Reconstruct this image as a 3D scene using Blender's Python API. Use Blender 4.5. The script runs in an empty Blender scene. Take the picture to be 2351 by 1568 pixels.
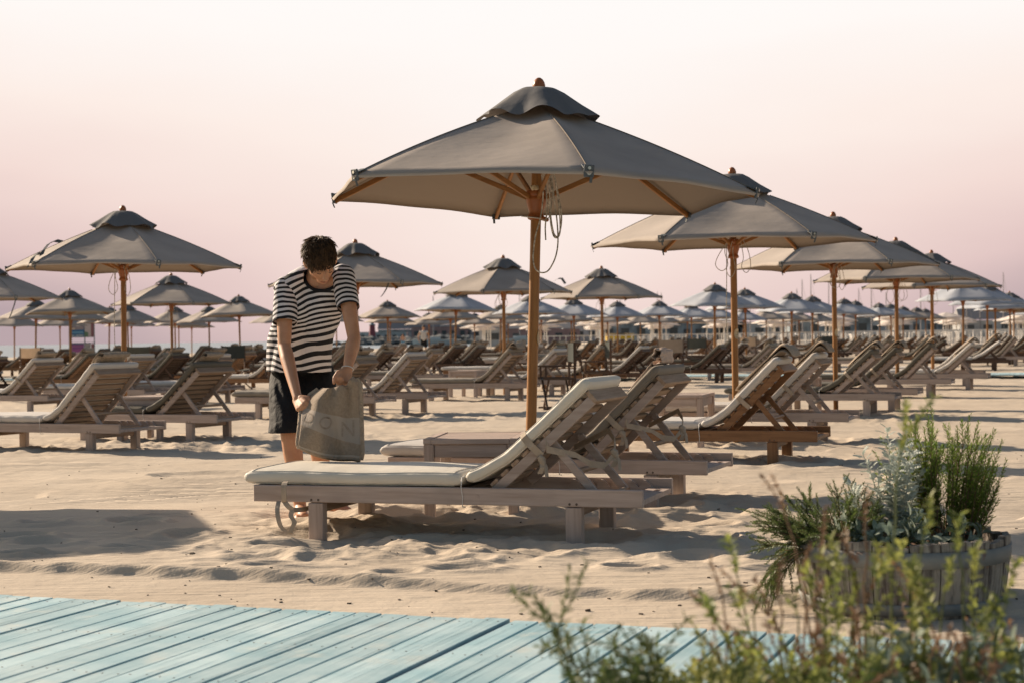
import bpy, bmesh, math, random
import numpy as np
from mathutils import Vector, Matrix
from math import sin, cos, pi, radians, sqrt, atan2

# ------------------------------------------------------------------ scene, camera, light
SC = bpy.context.scene
COL = SC.collection
rnd = random.Random(11)
npr = np.random.RandomState(5)

cam_d = bpy.data.cameras.new('camera'); cam = bpy.data.objects.new('camera', cam_d); COL.objects.link(cam)
SC.camera = cam
cam_d.sensor_width = 36.0; cam_d.lens = 58.2
cam_d.clip_start = 0.05; cam_d.clip_end = 20000
CAM = Matrix.Translation((0, 0, 1.0)) @ Matrix.Rotation(radians(90 - 0.118), 4, 'X') @ Matrix.Rotation(radians(-0.79), 4, 'Z')
cam.matrix_world = CAM
cam_d.dof.use_dof = True; cam_d.dof.focus_distance = 9.0; cam_d.dof.aperture_fstop = 4.8
cam_d.dof.aperture_blades = 7

SUN_EL, SUN_ROT = radians(24.5), radians(-51)      # sun stands left of and behind the umbrellas
sun_from = Vector((sin(SUN_ROT) * cos(SUN_EL), cos(SUN_ROT) * cos(SUN_EL), sin(SUN_EL)))
sd = bpy.data.lights.new('sun', 'SUN'); sun = bpy.data.objects.new('sun', sd); COL.objects.link(sun)
sd.energy = 5.0; sd.angle = radians(0.6); sd.color = (1.0, 0.82, 0.62)
sun.rotation_euler = (-sun_from).to_track_quat('-Z', 'Y').to_euler()

W = bpy.data.worlds.new('World'); SC.world = W; W.use_nodes = True
wn, wl = W.node_tree.nodes, W.node_tree.links
wn.clear()
wout = wn.new('ShaderNodeOutputWorld')
sky = wn.new('ShaderNodeTexSky'); sky.sky_type = 'NISHITA'; sky.sun_disc = False
sky.sun_elevation = SUN_EL; sky.sun_rotation = SUN_ROT; sky.air_density = 1.4; sky.dust_density = 2.5
bg1 = wn.new('ShaderNodeBackground'); bg1.inputs[1].default_value = 0.054
wl.new(sky.outputs[0], bg1.inputs[0])
# dawn glow: a pink to white band low over the sea, fading out toward the upper dome
tc = wn.new('ShaderNodeTexCoord'); sp = wn.new('ShaderNodeSeparateXYZ'); wl.new(tc.outputs['Generated'], sp.inputs[0])
def wmath(op, a, b=None, c=None):
    n = wn.new('ShaderNodeMath'); n.operation = op
    for i, v in enumerate((a, b, c)):
        if v is None: continue
        if isinstance(v, (int, float)): n.inputs[i].default_value = v
        else: wl.new(v, n.inputs[i])
    return n.outputs[0]
az = wmath('ARCTAN2', sp.outputs[0], sp.outputs[1])
el = wmath('ARCSINE', sp.outputs[2])
nz = wn.new('ShaderNodeTexNoise'); nz.inputs['Scale'].default_value = 5.0; nz.inputs['Detail'].default_value = 4
mp = wn.new('ShaderNodeMapping'); mp.inputs['Scale'].default_value = (1, 1, 3.6); mp.inputs['Rotation'].default_value = (0.12, 0.3, 0); wl.new(tc.outputs['Generated'], mp.inputs[0]); wl.new(mp.outputs[0], nz.inputs[0])
nzv = wmath('MULTIPLY', wmath('SUBTRACT', nz.outputs[0], 0.5), 0.17)
de = wmath('MAXIMUM', wmath('DIVIDE', wmath('SUBTRACT', 0.235, el), 0.262), 0.0)
q = wmath('ADD', wmath('MULTIPLY', de, wmath('MULTIPLY_ADD', wmath('ABSOLUTE', wmath('SUBTRACT', az, 0.02)), 1.75, 0.66)), nzv)
ramp = wn.new('ShaderNodeValToRGB'); wl.new(q, ramp.inputs[0])
RAMP = [(0.0, (0.975, 0.955, 0.94)), (0.20, (0.98, 0.93, 0.90)), (0.42, (0.96, 0.835, 0.775)), (0.62, (0.88, 0.70, 0.65)), (0.80, (0.745, 0.56, 0.54)), (1.0, (0.48, 0.37, 0.39))]
cr = ramp.color_ramp
cr.elements[0].position = RAMP[0][0]; cr.elements[0].color = RAMP[0][1] + (1,)
cr.elements[1].position = RAMP[-1][0]; cr.elements[1].color = RAMP[-1][1] + (1,)
for p, c in RAMP[1:-1]:
    e = cr.elements.new(p); e.color = c + (1,)
bg2 = wn.new('ShaderNodeBackground'); bg2.inputs[1].default_value = 0.675
wl.new(ramp.outputs[0], bg2.inputs[0])
up = wn.new('ShaderNodeMapRange'); up.inputs['From Min'].default_value = 0.22; up.inputs['From Max'].default_value = 0.36
wl.new(el, up.inputs['Value'])
back = wn.new('ShaderNodeMapRange'); back.inputs['From Min'].default_value = 0.5; back.inputs['From Max'].default_value = 1.1
wl.new(wmath('ABSOLUTE', wmath('SUBTRACT', az, 0.0)), back.inputs['Value'])
fade = wmath('MAXIMUM', up.outputs[0], back.outputs[0])
mixw = wn.new('ShaderNodeMixShader'); wl.new(fade, mixw.inputs[0]); wl.new(bg2.outputs[0], mixw.inputs[1]); wl.new(bg1.outputs[0], mixw.inputs[2])
wl.new(mixw.outputs[0], wout.inputs[0])

SC.view_settings.view_transform = 'Standard'; SC.view_settings.look = 'None'
SC.view_settings.exposure = 0.60; SC.view_settings.gamma = 1.0
SC.render.engine = 'CYCLES'
cy = SC.cycles
cy.use_denoising = True; cy.max_bounces = 7; cy.diffuse_bounces = 3; cy.glossy_bounces = 2; cy.transmission_bounces = 3
cy.caustics_reflective = False; cy.caustics_refractive = False

FPX = 58.2 / 36.0 * 2351.0
def at(xd, yd, Y):
    """world point on the plane y = Y seen at (xd, yd) of a 2351 x 1568 view of the place"""
    d = CAM.to_3x3() @ Vector(((xd - 1175.5) / FPX, -(yd - 784.0) / FPX, -1.0))
    return Vector((0, 0, 1.0)) + d * (Y / d.y)

GA = radians(20.0)
EU = Vector((cos(GA), -sin(GA), 0)); EV = Vector((sin(GA), cos(GA), 0))
def grid(u, v): return Vector((0.12, 9.45, 0)) + EU * u + EV * v

# ------------------------------------------------------------------ materials
def new_mat(name):
    m = bpy.data.materials.new(name); m.use_nodes = True
    nt = m.node_tree; nt.nodes.clear()
    out = nt.nodes.new('ShaderNodeOutputMaterial')
    return m, nt, out
def N(nt, t, **kw):
    n = nt.nodes.new(t)
    for k, v in kw.items():
        if k in n.inputs: n.inputs[k].default_value = v
        else: setattr(n, k, v)
    return n
def L(nt, a, b): nt.links.new(a, b)
def rgba(c): return tuple(c) + (1.0,)
def noise_mix(nt, vec, scale, c1, c2, detail=4, lo=0.35, hi=0.65, rough=0.6):
    n = N(nt, 'ShaderNodeTexNoise'); n.inputs['Scale'].default_value = scale; n.inputs['Detail'].default_value = detail; n.inputs['Roughness'].default_value = rough
    if vec is not None: L(nt, vec, n.inputs['Vector'])
    r = N(nt, 'ShaderNodeMapRange'); r.inputs['From Min'].default_value = lo; r.inputs['From Max'].default_value = hi
    L(nt, n.outputs[0], r.inputs['Value'])
    m = N(nt, 'ShaderNodeMix'); m.data_type = 'RGBA'
    L(nt, r.outputs[0], m.inputs[0])
    for i, c in ((6, c1), (7, c2)):
        if isinstance(c, tuple): m.inputs[i].default_value = rgba(c)
        else: L(nt, c, m.inputs[i])
    return m.outputs[2], n.outputs[0]
def hsv_rand(nt, col, amt=0.25):
    oi = N(nt, 'ShaderNodeObjectInfo')
    r = N(nt, 'ShaderNodeMapRange'); r.inputs['To Min'].default_value = 1 - amt; r.inputs['To Max'].default_value = 1 + amt
    L(nt, oi.outputs['Random'], r.inputs['Value'])
    h = N(nt, 'ShaderNodeHueSaturation'); L(nt, r.outputs[0], h.inputs['Value']); L(nt, col, h.inputs['Color'])
    return h.outputs[0]
def bump(nt, height, bsdf, strength=0.3, dist=0.01):
    b = N(nt, 'ShaderNodeBump'); b.inputs['Strength'].default_value = strength; b.inputs['Distance'].default_value = dist
    L(nt, height, b.inputs['Height']); L(nt, b.outputs[0], bsdf.inputs['Normal'])
    return b
def wood(name, c1, c2, axis='x', rough=0.7, var=0.15, spec=0.3):
    m, nt, out = new_mat(name)
    tcn = N(nt, 'ShaderNodeTexCoord'); mpn = N(nt, 'ShaderNodeMapping')
    s = {'x': (1.2, 22, 22), 'y': (22, 1.2, 22), 'z': (22, 22, 1.2)}[axis]
    mpn.inputs['Scale'].default_value = s
    L(nt, tcn.outputs['Object'], mpn.inputs[0])
    col, f = noise_mix(nt, mpn.outputs[0], 2.2, c1, c2, 6, 0.3, 0.7)
    col2, f2 = noise_mix(nt, tcn.outputs['Object'], 3.0, col, tuple(x * 0.62 for x in c1), 3, 0.5, 0.85)
    b = N(nt, 'ShaderNodeBsdfPrincipled'); b.inputs['Roughness'].default_value = rough
    b.inputs['Specular IOR Level'].default_value = spec
    L(nt, hsv_rand(nt, col2, var), b.inputs['Base Color'])
    bump(nt, f, b, 0.35, 0.004)
    L(nt, b.outputs[0], out.inputs[0])
    return m
def plain(name, c, rough=0.6, var=0.0, nscale=30, namt=0.12, metal=0.0, bmp=0.0):
    m, nt, out = new_mat(name)
    tcn = N(nt, 'ShaderNodeTexCoord')
    col, f = noise_mix(nt, tcn.outputs['Object'], nscale, tuple(x * (1 - namt) for x in c), tuple(min(1, x * (1 + namt)) for x in c), 4)
    if var: col = hsv_rand(nt, col, var)
    b = N(nt, 'ShaderNodeBsdfPrincipled'); b.inputs['Roughness'].default_value = rough; b.inputs['Metallic'].default_value = metal
    L(nt, col, b.inputs['Base Color'])
    if bmp: bump(nt, f, b, bmp, 0.01)
    L(nt, b.outputs[0], out.inputs[0])
    return m
def cloth(name, c, transl=0.0, var=0.05, wrinkle=0.4, wscale=6.0, weave=True, tcol=None, rough=0.85, stretch=(1, 1, 1), stain=0.12, inner=None):
    m, nt, out = new_mat(name)
    tcn = N(nt, 'ShaderNodeTexCoord'); mpn = N(nt, 'ShaderNodeMapping'); mpn.inputs['Scale'].default_value = stretch
    L(nt, tcn.outputs['Object'], mpn.inputs[0])
    col, f = noise_mix(nt, mpn.outputs[0], wscale * 0.5, tuple(x * (1 - stain) for x in c), tuple(min(1, x * (1 + stain * 0.6)) for x in c), 5)
    if inner:      # underside shade painted in: the cloth's inner face gets a darker brown
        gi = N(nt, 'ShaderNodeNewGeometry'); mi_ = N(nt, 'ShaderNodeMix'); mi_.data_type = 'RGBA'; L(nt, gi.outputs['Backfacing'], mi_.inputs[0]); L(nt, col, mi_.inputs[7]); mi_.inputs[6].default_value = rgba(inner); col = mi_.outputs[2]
    col = hsv_rand(nt, col, var) if var else col
    b = N(nt, 'ShaderNodeBsdfPrincipled'); b.inputs['Roughness'].default_value = rough; b.inputs['Specular IOR Level'].default_value = 0.25
    L(nt, col, b.inputs['Base Color'])
    n2 = N(nt, 'ShaderNodeTexNoise'); n2.inputs['Scale'].default_value = wscale; n2.inputs['Detail'].default_value = 5; L(nt, mpn.outputs[0], n2.inputs['Vector'])
    bb = bump(nt, n2.outputs[0], b, wrinkle, 0.02)
    if transl:
        t = N(nt, 'ShaderNodeBsdfTranslucent'); mx = N(nt, 'ShaderNodeMixShader'); mx.inputs[0].default_value = transl
        tc2 = N(nt, 'ShaderNodeMix'); tc2.data_type = 'RGBA'; tc2.blend_type = 'MULTIPLY'; tc2.inputs[0].default_value = 1.0
        L(nt, col, tc2.inputs[6]); tc2.inputs[7].default_value = rgba(tcol or (1.0, 0.8, 0.6))
        L(nt, tc2.outputs[2], t.inputs[0]); L(nt, bb.outputs[0], t.inputs['Normal'])
        L(nt, b.outputs[0], mx.inputs[1]); L(nt, t.outputs[0], mx.inputs[2]); L(nt, mx.outputs[0], out.inputs[0])
    else: L(nt, b.outputs[0], out.inputs[0])
    return m
def leafmat(name, c1, c2, transl=0.35, rough=0.5):
    m, nt, out = new_mat(name)
    tcn = N(nt, 'ShaderNodeTexCoord')
    col, f = noise_mix(nt, tcn.outputs['Object'], 9.0, c1, c2, 3, 0.35, 0.65)
    col, f = noise_mix(nt, tcn.outputs['Object'], 90.0, col, tuple(min(1, x * 1.5) for x in c2), 2, 0.45, 0.9)
    b = N(nt, 'ShaderNodeBsdfPrincipled'); b.inputs['Roughness'].default_value = rough; L(nt, col, b.inputs['Base Color'])
    t = N(nt, 'ShaderNodeBsdfTranslucent'); L(nt, col, t.inputs[0])
    mx = N(nt, 'ShaderNodeMixShader'); mx.inputs[0].default_value = transl
    L(nt, b.outputs[0], mx.inputs[1]); L(nt, t.outputs[0], mx.inputs[2]); L(nt, mx.outputs[0], out.inputs[0])
    return m

M = {}
GREY1, GREY2 = (0.53, 0.44, 0.40), (0.36, 0.28, 0.24)
TEAK1, TEAK2 = (0.34, 0.18, 0.085), (0.19, 0.09, 0.042)
for ax in 'xyz':
    M['grey' + ax] = wood('weathered_wood_' + ax, GREY1 if ax != 'y' else (0.44, 0.33, 0.25), GREY2 if ax != 'y' else (0.24, 0.16, 0.11), ax, 0.8)
    M['teak' + ax] = wood('brown_wood_' + ax, TEAK1, TEAK2, ax, 0.55, spec=0.4)
    M['dark' + ax] = wood('dim_wood_' + ax, (0.145, 0.088, 0.062), (0.085, 0.050, 0.035), ax, 0.7)
M['pole'] = wood('varnished_pole_wood', (0.37, 0.17, 0.045), (0.23, 0.095, 0.026), 'z', 0.42, 0.08, 0.5)
M['rib'] = wood('rib_wood', (0.36, 0.17, 0.055), (0.24, 0.10, 0.032), 'x', 0.5, 0.05)
M['hub'] = plain('turned_hub_wood', (0.33, 0.105, 0.030), 0.35, nscale=12)
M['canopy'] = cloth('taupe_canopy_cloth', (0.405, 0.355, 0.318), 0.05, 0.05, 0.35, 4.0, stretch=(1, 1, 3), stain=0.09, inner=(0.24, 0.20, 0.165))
M['cap'] = cloth('dark_vent_cloth', (0.175, 0.170, 0.172), 0.06, 0.05, 0.4, 7.0, stain=0.07)
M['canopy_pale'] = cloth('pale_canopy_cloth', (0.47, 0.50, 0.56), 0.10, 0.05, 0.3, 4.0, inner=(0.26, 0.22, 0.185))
M['white_canopy'] = cloth('white_canopy_cloth', (0.78, 0.74, 0.72), 0.25, 0.04, 0.2, 4.0)
M['white'] = plain('white_paint', (0.72, 0.70, 0.68), 0.5)
M['pocket'] = plain('slate_pocket_cloth', (0.085, 0.10, 0.115), 0.7)
M['steel'] = plain('steel', (0.55, 0.53, 0.5), 0.3, metal=0.9)
M['rope'] = plain('flecked_rope', (0.46, 0.42, 0.36), 0.9, nscale=55, namt=0.65)
M['cream'] = cloth('cream_mattress', (0.70, 0.655, 0.575), 0, 0.02, 0.55, 5.0, rough=0.55, stain=0.05)
M['lightgrey'] = cloth('light_grey_mattress', (0.60, 0.57, 0.54), 0, 0.04, 0.45, 5.0, rough=0.65, stain=0.05)
M['taupe'] = cloth('taupe_mattress', (0.26, 0.23, 0.195), 0, 0.04, 0.45, 5.0, rough=0.75, stain=0.06)
M['olive'] = cloth('dark_olive_mattress', (0.135, 0.125, 0.105), 0, 0.06, 0.45, 5.0, rough=0.75, stain=0.06)
M['strap'] = cloth('webbing_strap', (0.44, 0.37, 0.30), 0.05, 0.05, 0.3, 40.0)
M['towel'] = cloth('beige_towel', (0.42, 0.34, 0.265), 0.0, 0.10, 0.9, 60.0, rough=0.95)
M['towel_pink'] = cloth('pale_pink_towel', (0.62, 0.50, 0.43), 0.0, 0.06, 0.9, 60.0, rough=0.95)
M['bolt'] = plain('bolt_head', (0.09, 0.065, 0.05), 0.5)
M['chaircloth'] = cloth('dark_sling_cloth', (0.075, 0.085, 0.08), 0.12, 0.2, 0.3, 9.0)
M['chaircloth2'] = cloth('sand_sling_cloth', (0.48, 0.40, 0.32), 0.2, 0.1, 0.3, 9.0)

# ------------------------------------------------------------------ mesh helpers
class MB:
    """collects shapes and links them as one mesh object"""
    def __init__(s): s.v = []; s.f = []; s.sm = []; s.mi = []
    def add(s, verts, faces, smooth=False, mi=0):
        o = len(s.v); s.v += [tuple(p) for p in verts]
        for f in faces: s.f.append(tuple(i + o for i in f)); s.sm.append(smooth); s.mi.append(mi)
    def box(s, c, d, rot=None, mi=0, ch=0.0):
        hx, hy, hz = d[0] / 2, d[1] / 2, d[2] / 2
        R = rot or Matrix.Identity(3); c = Vector(c)
        if ch <= 0:
            vs = [c + R @ Vector((x * hx, y * hy, z * hz)) for x in (-1, 1) for y in (-1, 1) for z in (-1, 1)]
            s.add(vs, [(0, 1, 3, 2), (4, 6, 7, 5), (0, 4, 5, 1), (2, 3, 7, 6), (0, 2, 6, 4), (1, 5, 7, 3)], False, mi); return
        bm = bmesh.new(); bmesh.ops.create_cube(bm, size=1.0)
        for v in bm.verts: v.co = Vector((v.co.x * d[0], v.co.y * d[1], v.co.z * d[2]))
        bmesh.ops.bevel(bm, geom=bm.edges[:], offset=ch, segments=1, affect='EDGES')
        bm.verts.index_update()
        s.add([c + R @ v.co for v in bm.verts], [[v.index for v in f.verts] for f in bm.faces], False, mi); bm.free()
    def bar(s, a, b, w, h, upv=(0, 0, 1), ch=0.0, mi=0):
        a, b = Vector(a), Vector(b); x = (b - a); l = x.length; x.normalize()
        z = Vector(upv); y = z.cross(x)
        if y.length < 1e-5: y = Vector((0, 1, 0))
        y.normalize(); z = x.cross(y)
        R = Matrix((x, y, z)).transposed()
        s.box((a + b) / 2, (l, w, h), R, mi, ch)
    def tube(s, pts, rad, n=8, cap=True, mi=0, flat=None):
        pts = [Vector(p) for p in pts]; k = len(pts)
        if not hasattr(rad, '__len__'): rad = [rad] * k
        t0 = (pts[1] - pts[0]).normalized(); ref = Vector((0, 0, 1)) if abs(t0.z) < 0.9 else Vector((1, 0, 0))
        x = ref.cross(t0).normalized(); vs = []
        for i in range(k):
            t = (pts[min(i + 1, k - 1)] - pts[max(i - 1, 0)]).normalized()
            x = (x - t * x.dot(t)); x = x.normalized() if x.length > 1e-6 else Vector((1, 0, 0)); y = t.cross(x)
            for j in range(n):
                a = 2 * pi * j / n
                vs.append(pts[i] + (x * cos(a) + y * sin(a) * (flat or 1.0)) * rad[i])
        fs = [(i * n + j, i * n + (j + 1) % n, (i + 1) * n + (j + 1) % n, (i + 1) * n + j) for i in range(k - 1) for j in range(n)]
        s.add(vs, fs, True, mi)
        if cap: s.add(vs[:n], [tuple(range(n))[::-1]], False, mi); s.add(vs[-n:], [tuple(range(n))], False, mi)
    def lathe(s, prof, n=24, c=(0, 0, 0), mi=0, cap=True):
        c = Vector(c); vs = [c + Vector((r * cos(2 * pi * j / n), r * sin(2 * pi * j / n), z)) for r, z in prof for j in range(n)]
        k = len(prof)
        s.add(vs, [(i * n + j, i * n + (j + 1) % n, (i + 1) * n + (j + 1) % n, (i + 1) * n + j) for i in range(k - 1) for j in range(n)], True, mi)
        if cap: s.add(vs[-n:], [tuple(range(n))], True, mi); s.add(vs[:n], [tuple(range(n))[::-1]], True, mi)
    def ribbon(s, pts, w, side, mi=0, th=0.0015):
        """thin strap following pts; side = direction(s) across its width"""
        pts = [Vector(p) for p in pts]; k = len(pts); vs = []
        for i, p in enumerate(pts):
            sd_ = Vector(side[i] if isinstance(side, list) else side).normalized() * w / 2
            t = (pts[min(i + 1, k - 1)] - pts[max(i - 1, 0)]).normalized(); nn = t.cross(sd_).normalized() * th
            vs += [p - sd_ - nn, p + sd_ - nn, p + sd_ + nn, p - sd_ + nn]
        fs = []
        for i in range(k - 1):
            for j in range(4): fs.append((i * 4 + j, i * 4 + (j + 1) % 4, (i + 1) * 4 + (j + 1) % 4, (i + 1) * 4 + j))
        fs += [(0, 1, 2, 3), tuple(4 * (k - 1) + j for j in (3, 2, 1, 0))]
        s.add(vs, fs, False, mi)
    def mesh(s, name, mats):
        me = bpy.data.meshes.new(name); me.from_pydata(s.v, [], s.f)
        me.polygons.foreach_set('use_smooth', s.sm); me.polygons.foreach_set('material_index', s.mi)
        for m in (mats if isinstance(mats, (list, tuple)) else [mats]): me.materials.append(m)
        me.update(); return me
    def build(s, name, mats, parent=None, loc=None, rot=None):
        return link(name, s.mesh(name, mats), parent, loc, rot)
def link(name, me, parent=None, loc=None, rot=None):
    o = bpy.data.objects.new(name, me); COL.objects.link(o)
    if parent: o.parent = parent
    if loc is not None: o.location = loc
    if rot is not None: o.rotation_euler = rot
    return o
def tag(o, label=None, cat=None, group=None, kind=None):
    for k, v in (('label', label), ('category', cat), ('group', group), ('kind', kind)):
        if v: o[k] = v
    return o
def thing(name, label, cat, loc=(0, 0, 0), rz=0.0, group=None):
    o = bpy.data.objects.new(name, None); COL.objects.link(o); o.location = loc; o.rotation_euler = (0, 0, rz)
    o.empty_display_size = 0.1
    return tag(o, label, cat, group)
def copy_tree(o, kids, parent=None):
    c = o.copy(); COL.objects.link(c)
    if parent: c.parent = parent
    for ch in kids.get(o.name, []): copy_tree(ch, kids, c)
    return c
def np_mesh(name, V, F, mats, parent=None, smooth=True):
    """V (n,3), F (m,k) arrays -> object"""
    me = bpy.data.meshes.new(name); V = np.asarray(V, np.float32); F = np.asarray(F, np.int32); k = F.shape[1]
    me.vertices.add(len(V)); me.vertices.foreach_set('co', V.ravel())
    me.loops.add(F.size); me.loops.foreach_set('vertex_index', F.ravel())
    me.polygons.add(len(F)); me.polygons.foreach_set('loop_start', np.arange(0, F.size, k, dtype=np.int32))
    me.polygons.foreach_set('loop_total', np.full(len(F), k, np.int32))
    me.polygons.foreach_set('use_smooth', np.full(len(F), smooth))
    for m in (mats if isinstance(mats, (list, tuple)) else [mats]): me.materials.append(m)
    me.update(calc_edges=True); me.validate()
    return link(name, me, parent)

# value noise in numpy
_T = npr.rand(256, 256).astype(np.float32)
def vn(x, y):
    xi = np.floor(x).astype(int); yi = np.floor(y).astype(int); fx = x - xi; fy = y - yi
    fx = fx * fx * fx * (fx * (fx * 6 - 15) + 10); fy = fy * fy * fy * (fy * (fy * 6 - 15) + 10)
    a = _T[xi % 256, yi % 256]; b = _T[(xi + 1) % 256, yi % 256]; c = _T[xi % 256, (yi + 1) % 256]; d = _T[(xi + 1) % 256, (yi + 1) % 256]
    return (a * (1 - fx) + b * fx) * (1 - fy) + (c * (1 - fx) + d * fx) * fy - 0.5
def fbm(x, y, o=4, g=0.5):
    s = 0; a = 1.0
    for i in range(o): s = s + a * vn(x * 2 ** i + 17.3 * i, y * 2 ** i + 9.1 * i); a *= g
    return s
def sstep(a, b, x):
    t = np.clip((x - a) / (b - a), 0, 1); return t * t * (3 - 2 * t)

# ------------------------------------------------------------------ layout of the near loungers: (head end of the near rail, angle, tilt)
LOUNGERS = []   # filled below; sand is churned around them
def lspot(x, y, deg, wood_, mat, towel=None, label=None, **kw):
    LOUNGERS.append(dict(x=x, y=y, a=radians(-deg), wood=wood_, mat=mat, towel=towel, label=label, **kw))
LEN, WID = 1.99, 0.69
def footpos(head, deg):
    """origin of a lounger (foot end, middle) from the head end of its near rail"""
    a = radians(-deg); e = Vector((cos(a), sin(a), 0)); n = Vector((-sin(a), cos(a), 0))
    return Vector((head[0], head[1], 0)) - e * LEN + n * (WID / 2)

# ------------------------------------------------------------------ sand
def sand_height(X, Y):
    u = (X - 0.12) * EU.x + (Y - 9.45) * EU.y; v = (X - 0.12) * EV.x + (Y - 9.45) * EV.y
    h = 0.040 * fbm(X / 2.6, Y / 1.8, 2)
    # wind ripples: long crests, steep on one side
    w = vn(X / 1.9 + 3, Y / 1.3) * 2.2 + vn(X / 0.6, Y / 0.5 + 8) * 0.5
    ph = (Y * 0.93 - X * 0.22) / 0.55 + w * 1.3
    saw = ph - np.floor(ph); rip = np.where(saw < 0.88, (saw / 0.88) ** 1.3, (1 - saw) / 0.12)
    amp = np.clip(0.5 + 1.4 * fbm(X / 2.2 + 40, Y / 1.5, 2), 0.0, 1.3)
    amp = amp * (0.40 + 0.60 * sstep(-0.7, 0.1, v))
    h = h + 0.034 * amp * (rip - 0.5) + 0.0035 * np.sin((Y * 0.94 - X * 0.30) * 46 + 5 * vn(X / 0.8, Y / 0.5)) * np.clip(0.2 + 2.2 * vn(X / 1.3 + 9, Y / 0.9 + 4), 0, 1)
    h = h + 0.005 * fbm(X / 0.34, Y / 0.15 + X * 0.4, 3) * (0.5 + 0.8 * sstep(-0.9, 0.3, v))
    # churned ground round the loungers
    ch = np.zeros_like(X)
    for q_ in CHURN:
        ch = np.maximum(ch, np.exp(-(((X - q_[0]) / q_[2]) ** 2 + ((Y - q_[1]) / q_[3]) ** 2) ** 1.5))
    bumps = np.abs(fbm(X / 0.42 + 7, Y / 0.36, 4, 0.5)) * -2.0 + 0.45
    h = h + ch * (0.066 * bumps)
    # footprints
    for (fx, fy, fr, dp) in FEET:
        r2 = ((X - fx) / (fr * 1.5)) ** 2 + ((Y - fy) / fr) ** 2
        h = h - dp * np.exp(-r2 ** 1.6) + dp * 0.5 * np.exp(-((np.sqrt(r2) - 1.5) / 0.4) ** 2)
    # a low lumpy ledge left by the rake, parallel to the boardwalk
    e = v + 2.86 + 0.10 * vn(u / 1.5, u * 0) + 0.035 * vn(u / 0.16, u * 0 + 4)
    ledge = sstep(-0.03, 0.03, e) * 0.034
    ledge = ledge + 0.022 * np.exp(-((e - 0.03) / 0.04) ** 2) * (0.6 + vn(u / 0.12, u * 0 + 9))
    h = h + ledge * (v < 4)
    for (fx, fy, fr, fz) in FLAT:
        k_ = np.exp(-((((X - fx) ** 2 + (Y - fy) ** 2) / fr ** 2) ** 2)); h = h * (1 - k_) + (fz + 0.15 * h) * k_
    flat_ = 1 - 0.8 * sstep(30, 90, Y)
    h = h * flat_
    # raked flat strip by the boardwalk, then sand under it
    near = sstep(-2.75, -3.1, v); h = h * (1 - 0.75 * near) + 0.006 * near
    h = np.where(v < -3.63, np.minimum(h, -0.05), h)
    h = np.where((v > -3.63) & (v < -3.53), 0.012 + (h - 0.012) * sstep(-3.63, -3.53, v), h)
    fw = (v > 28.3) & (v < 29.75); h = np.where(fw, np.minimum(h, 0.0) - 0.03, h)
    # shore
    sh = Y - (225 + 2.2 * X); far = Y - 900
    h = h - 2.5 * sstep(0, 60, np.maximum(np.where(X < 12, sh, -1), far))
    return h
CHURN = []; FEET = []; FLAT = [(-1.16, 9.12, 0.24, 0.0), (-1.02, 9.60, 0.2, 0.0)]
rf = random.Random(4)
for i in range(16):
    FEET.append((rf.uniform(-2.6, -0.7), rf.uniform(7.4, 9.6), rf.uniform(0.05, 0.085), rf.uniform(0.02, 0.04)))
for i in range(26):
    FEET.append((rf.uniform(-1.2, 2.2), rf.uniform(6.7, 9.2), rf.uniform(0.05, 0.08), rf.uniform(0.015, 0.035)))
FEET += [(0.86, 6.25, 0.05, 0.03), (0.96, 6.22, 0.045, 0.025), (-0.33, 6.35, 0.04, 0.012)]
CHURN += [(-0.2, 7.9, 1.5, 0.75), (0.3, 9.3, 1.6, 0.9), (1.1, 7.6, 0.9, 0.55), (-3.6, 15.6, 1.9, 1.0), (1.9, 12.8, 1.3, 0.8), (2.6, 15.3, 1.4, 0.9),
          (-0.9, 8.6, 0.6, 0.5), (4.0, 20.0, 1.8, 1.3), (-1.0, 21.5, 2.4, 1.5), (-3.0, 17.2, 1.8, 1.0)]

msand, nt, out = new_mat('sand')
tcn = N(nt, 'ShaderNodeTexCoord')
c1, f1 = noise_mix(nt, tcn.outputs['Object'], 1.1, (0.50, 0.42, 0.335), (0.615, 0.525, 0.425), 6, 0.3, 0.7)
c2, f2 = noise_mix(nt, tcn.outputs['Object'], 260.0, c1, (0.36, 0.29, 0.22), 2, 0.55, 0.9)
vor = N(nt, 'ShaderNodeTexVoronoi'); vor.inputs['Scale'].default_value = 26.0; L(nt, tcn.outputs['Object'], vor.inputs['Vector'])
mr = N(nt, 'ShaderNodeMapRange'); mr.inputs['From Min'].default_value = 0.055; mr.inputs['From Max'].default_value = 0.035; L(nt, vor.outputs['Distance'], mr.inputs['Value'])
gt = N(nt, 'ShaderNodeTexNoise'); gt.inputs['Scale'].default_value = 1.7; L(nt, tcn.outputs['Object'], gt.inputs['Vector'])
gt2 = N(nt, 'ShaderNodeMath', operation='GREATER_THAN'); L(nt, gt.outputs[0], gt2.inputs[0]); gt2.inputs[1].default_value = 0.52
mm = N(nt, 'ShaderNodeMath', operation='MULTIPLY'); L(nt, mr.outputs[0], mm.inputs[0]); L(nt, gt2.outputs[0], mm.inputs[1])
mxs = N(nt, 'ShaderNodeMix'); mxs.data_type = 'RGBA'; L(nt, mm.outputs[0], mxs.inputs[0]); L(nt, c2, mxs.inputs[6]); mxs.inputs[7].default_value = (0.13, 0.09, 0.06, 1)
b = N(nt, 'ShaderNodeBsdfPrincipled'); b.inputs['Roughness'].default_value = 0.95; b.inputs['Specular IOR Level'].default_value = 0.15
L(nt, mxs.outputs[2], b.inputs['Base Color'])
mpn = N(nt, 'ShaderNodeMapping'); mpn.inputs['Rotation'].default_value = (0, 0, radians(22)); mpn.inputs['Scale'].default_value = (1.6, 34, 10)
L(nt, tcn.outputs['Object'], mpn.inputs[0])
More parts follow.
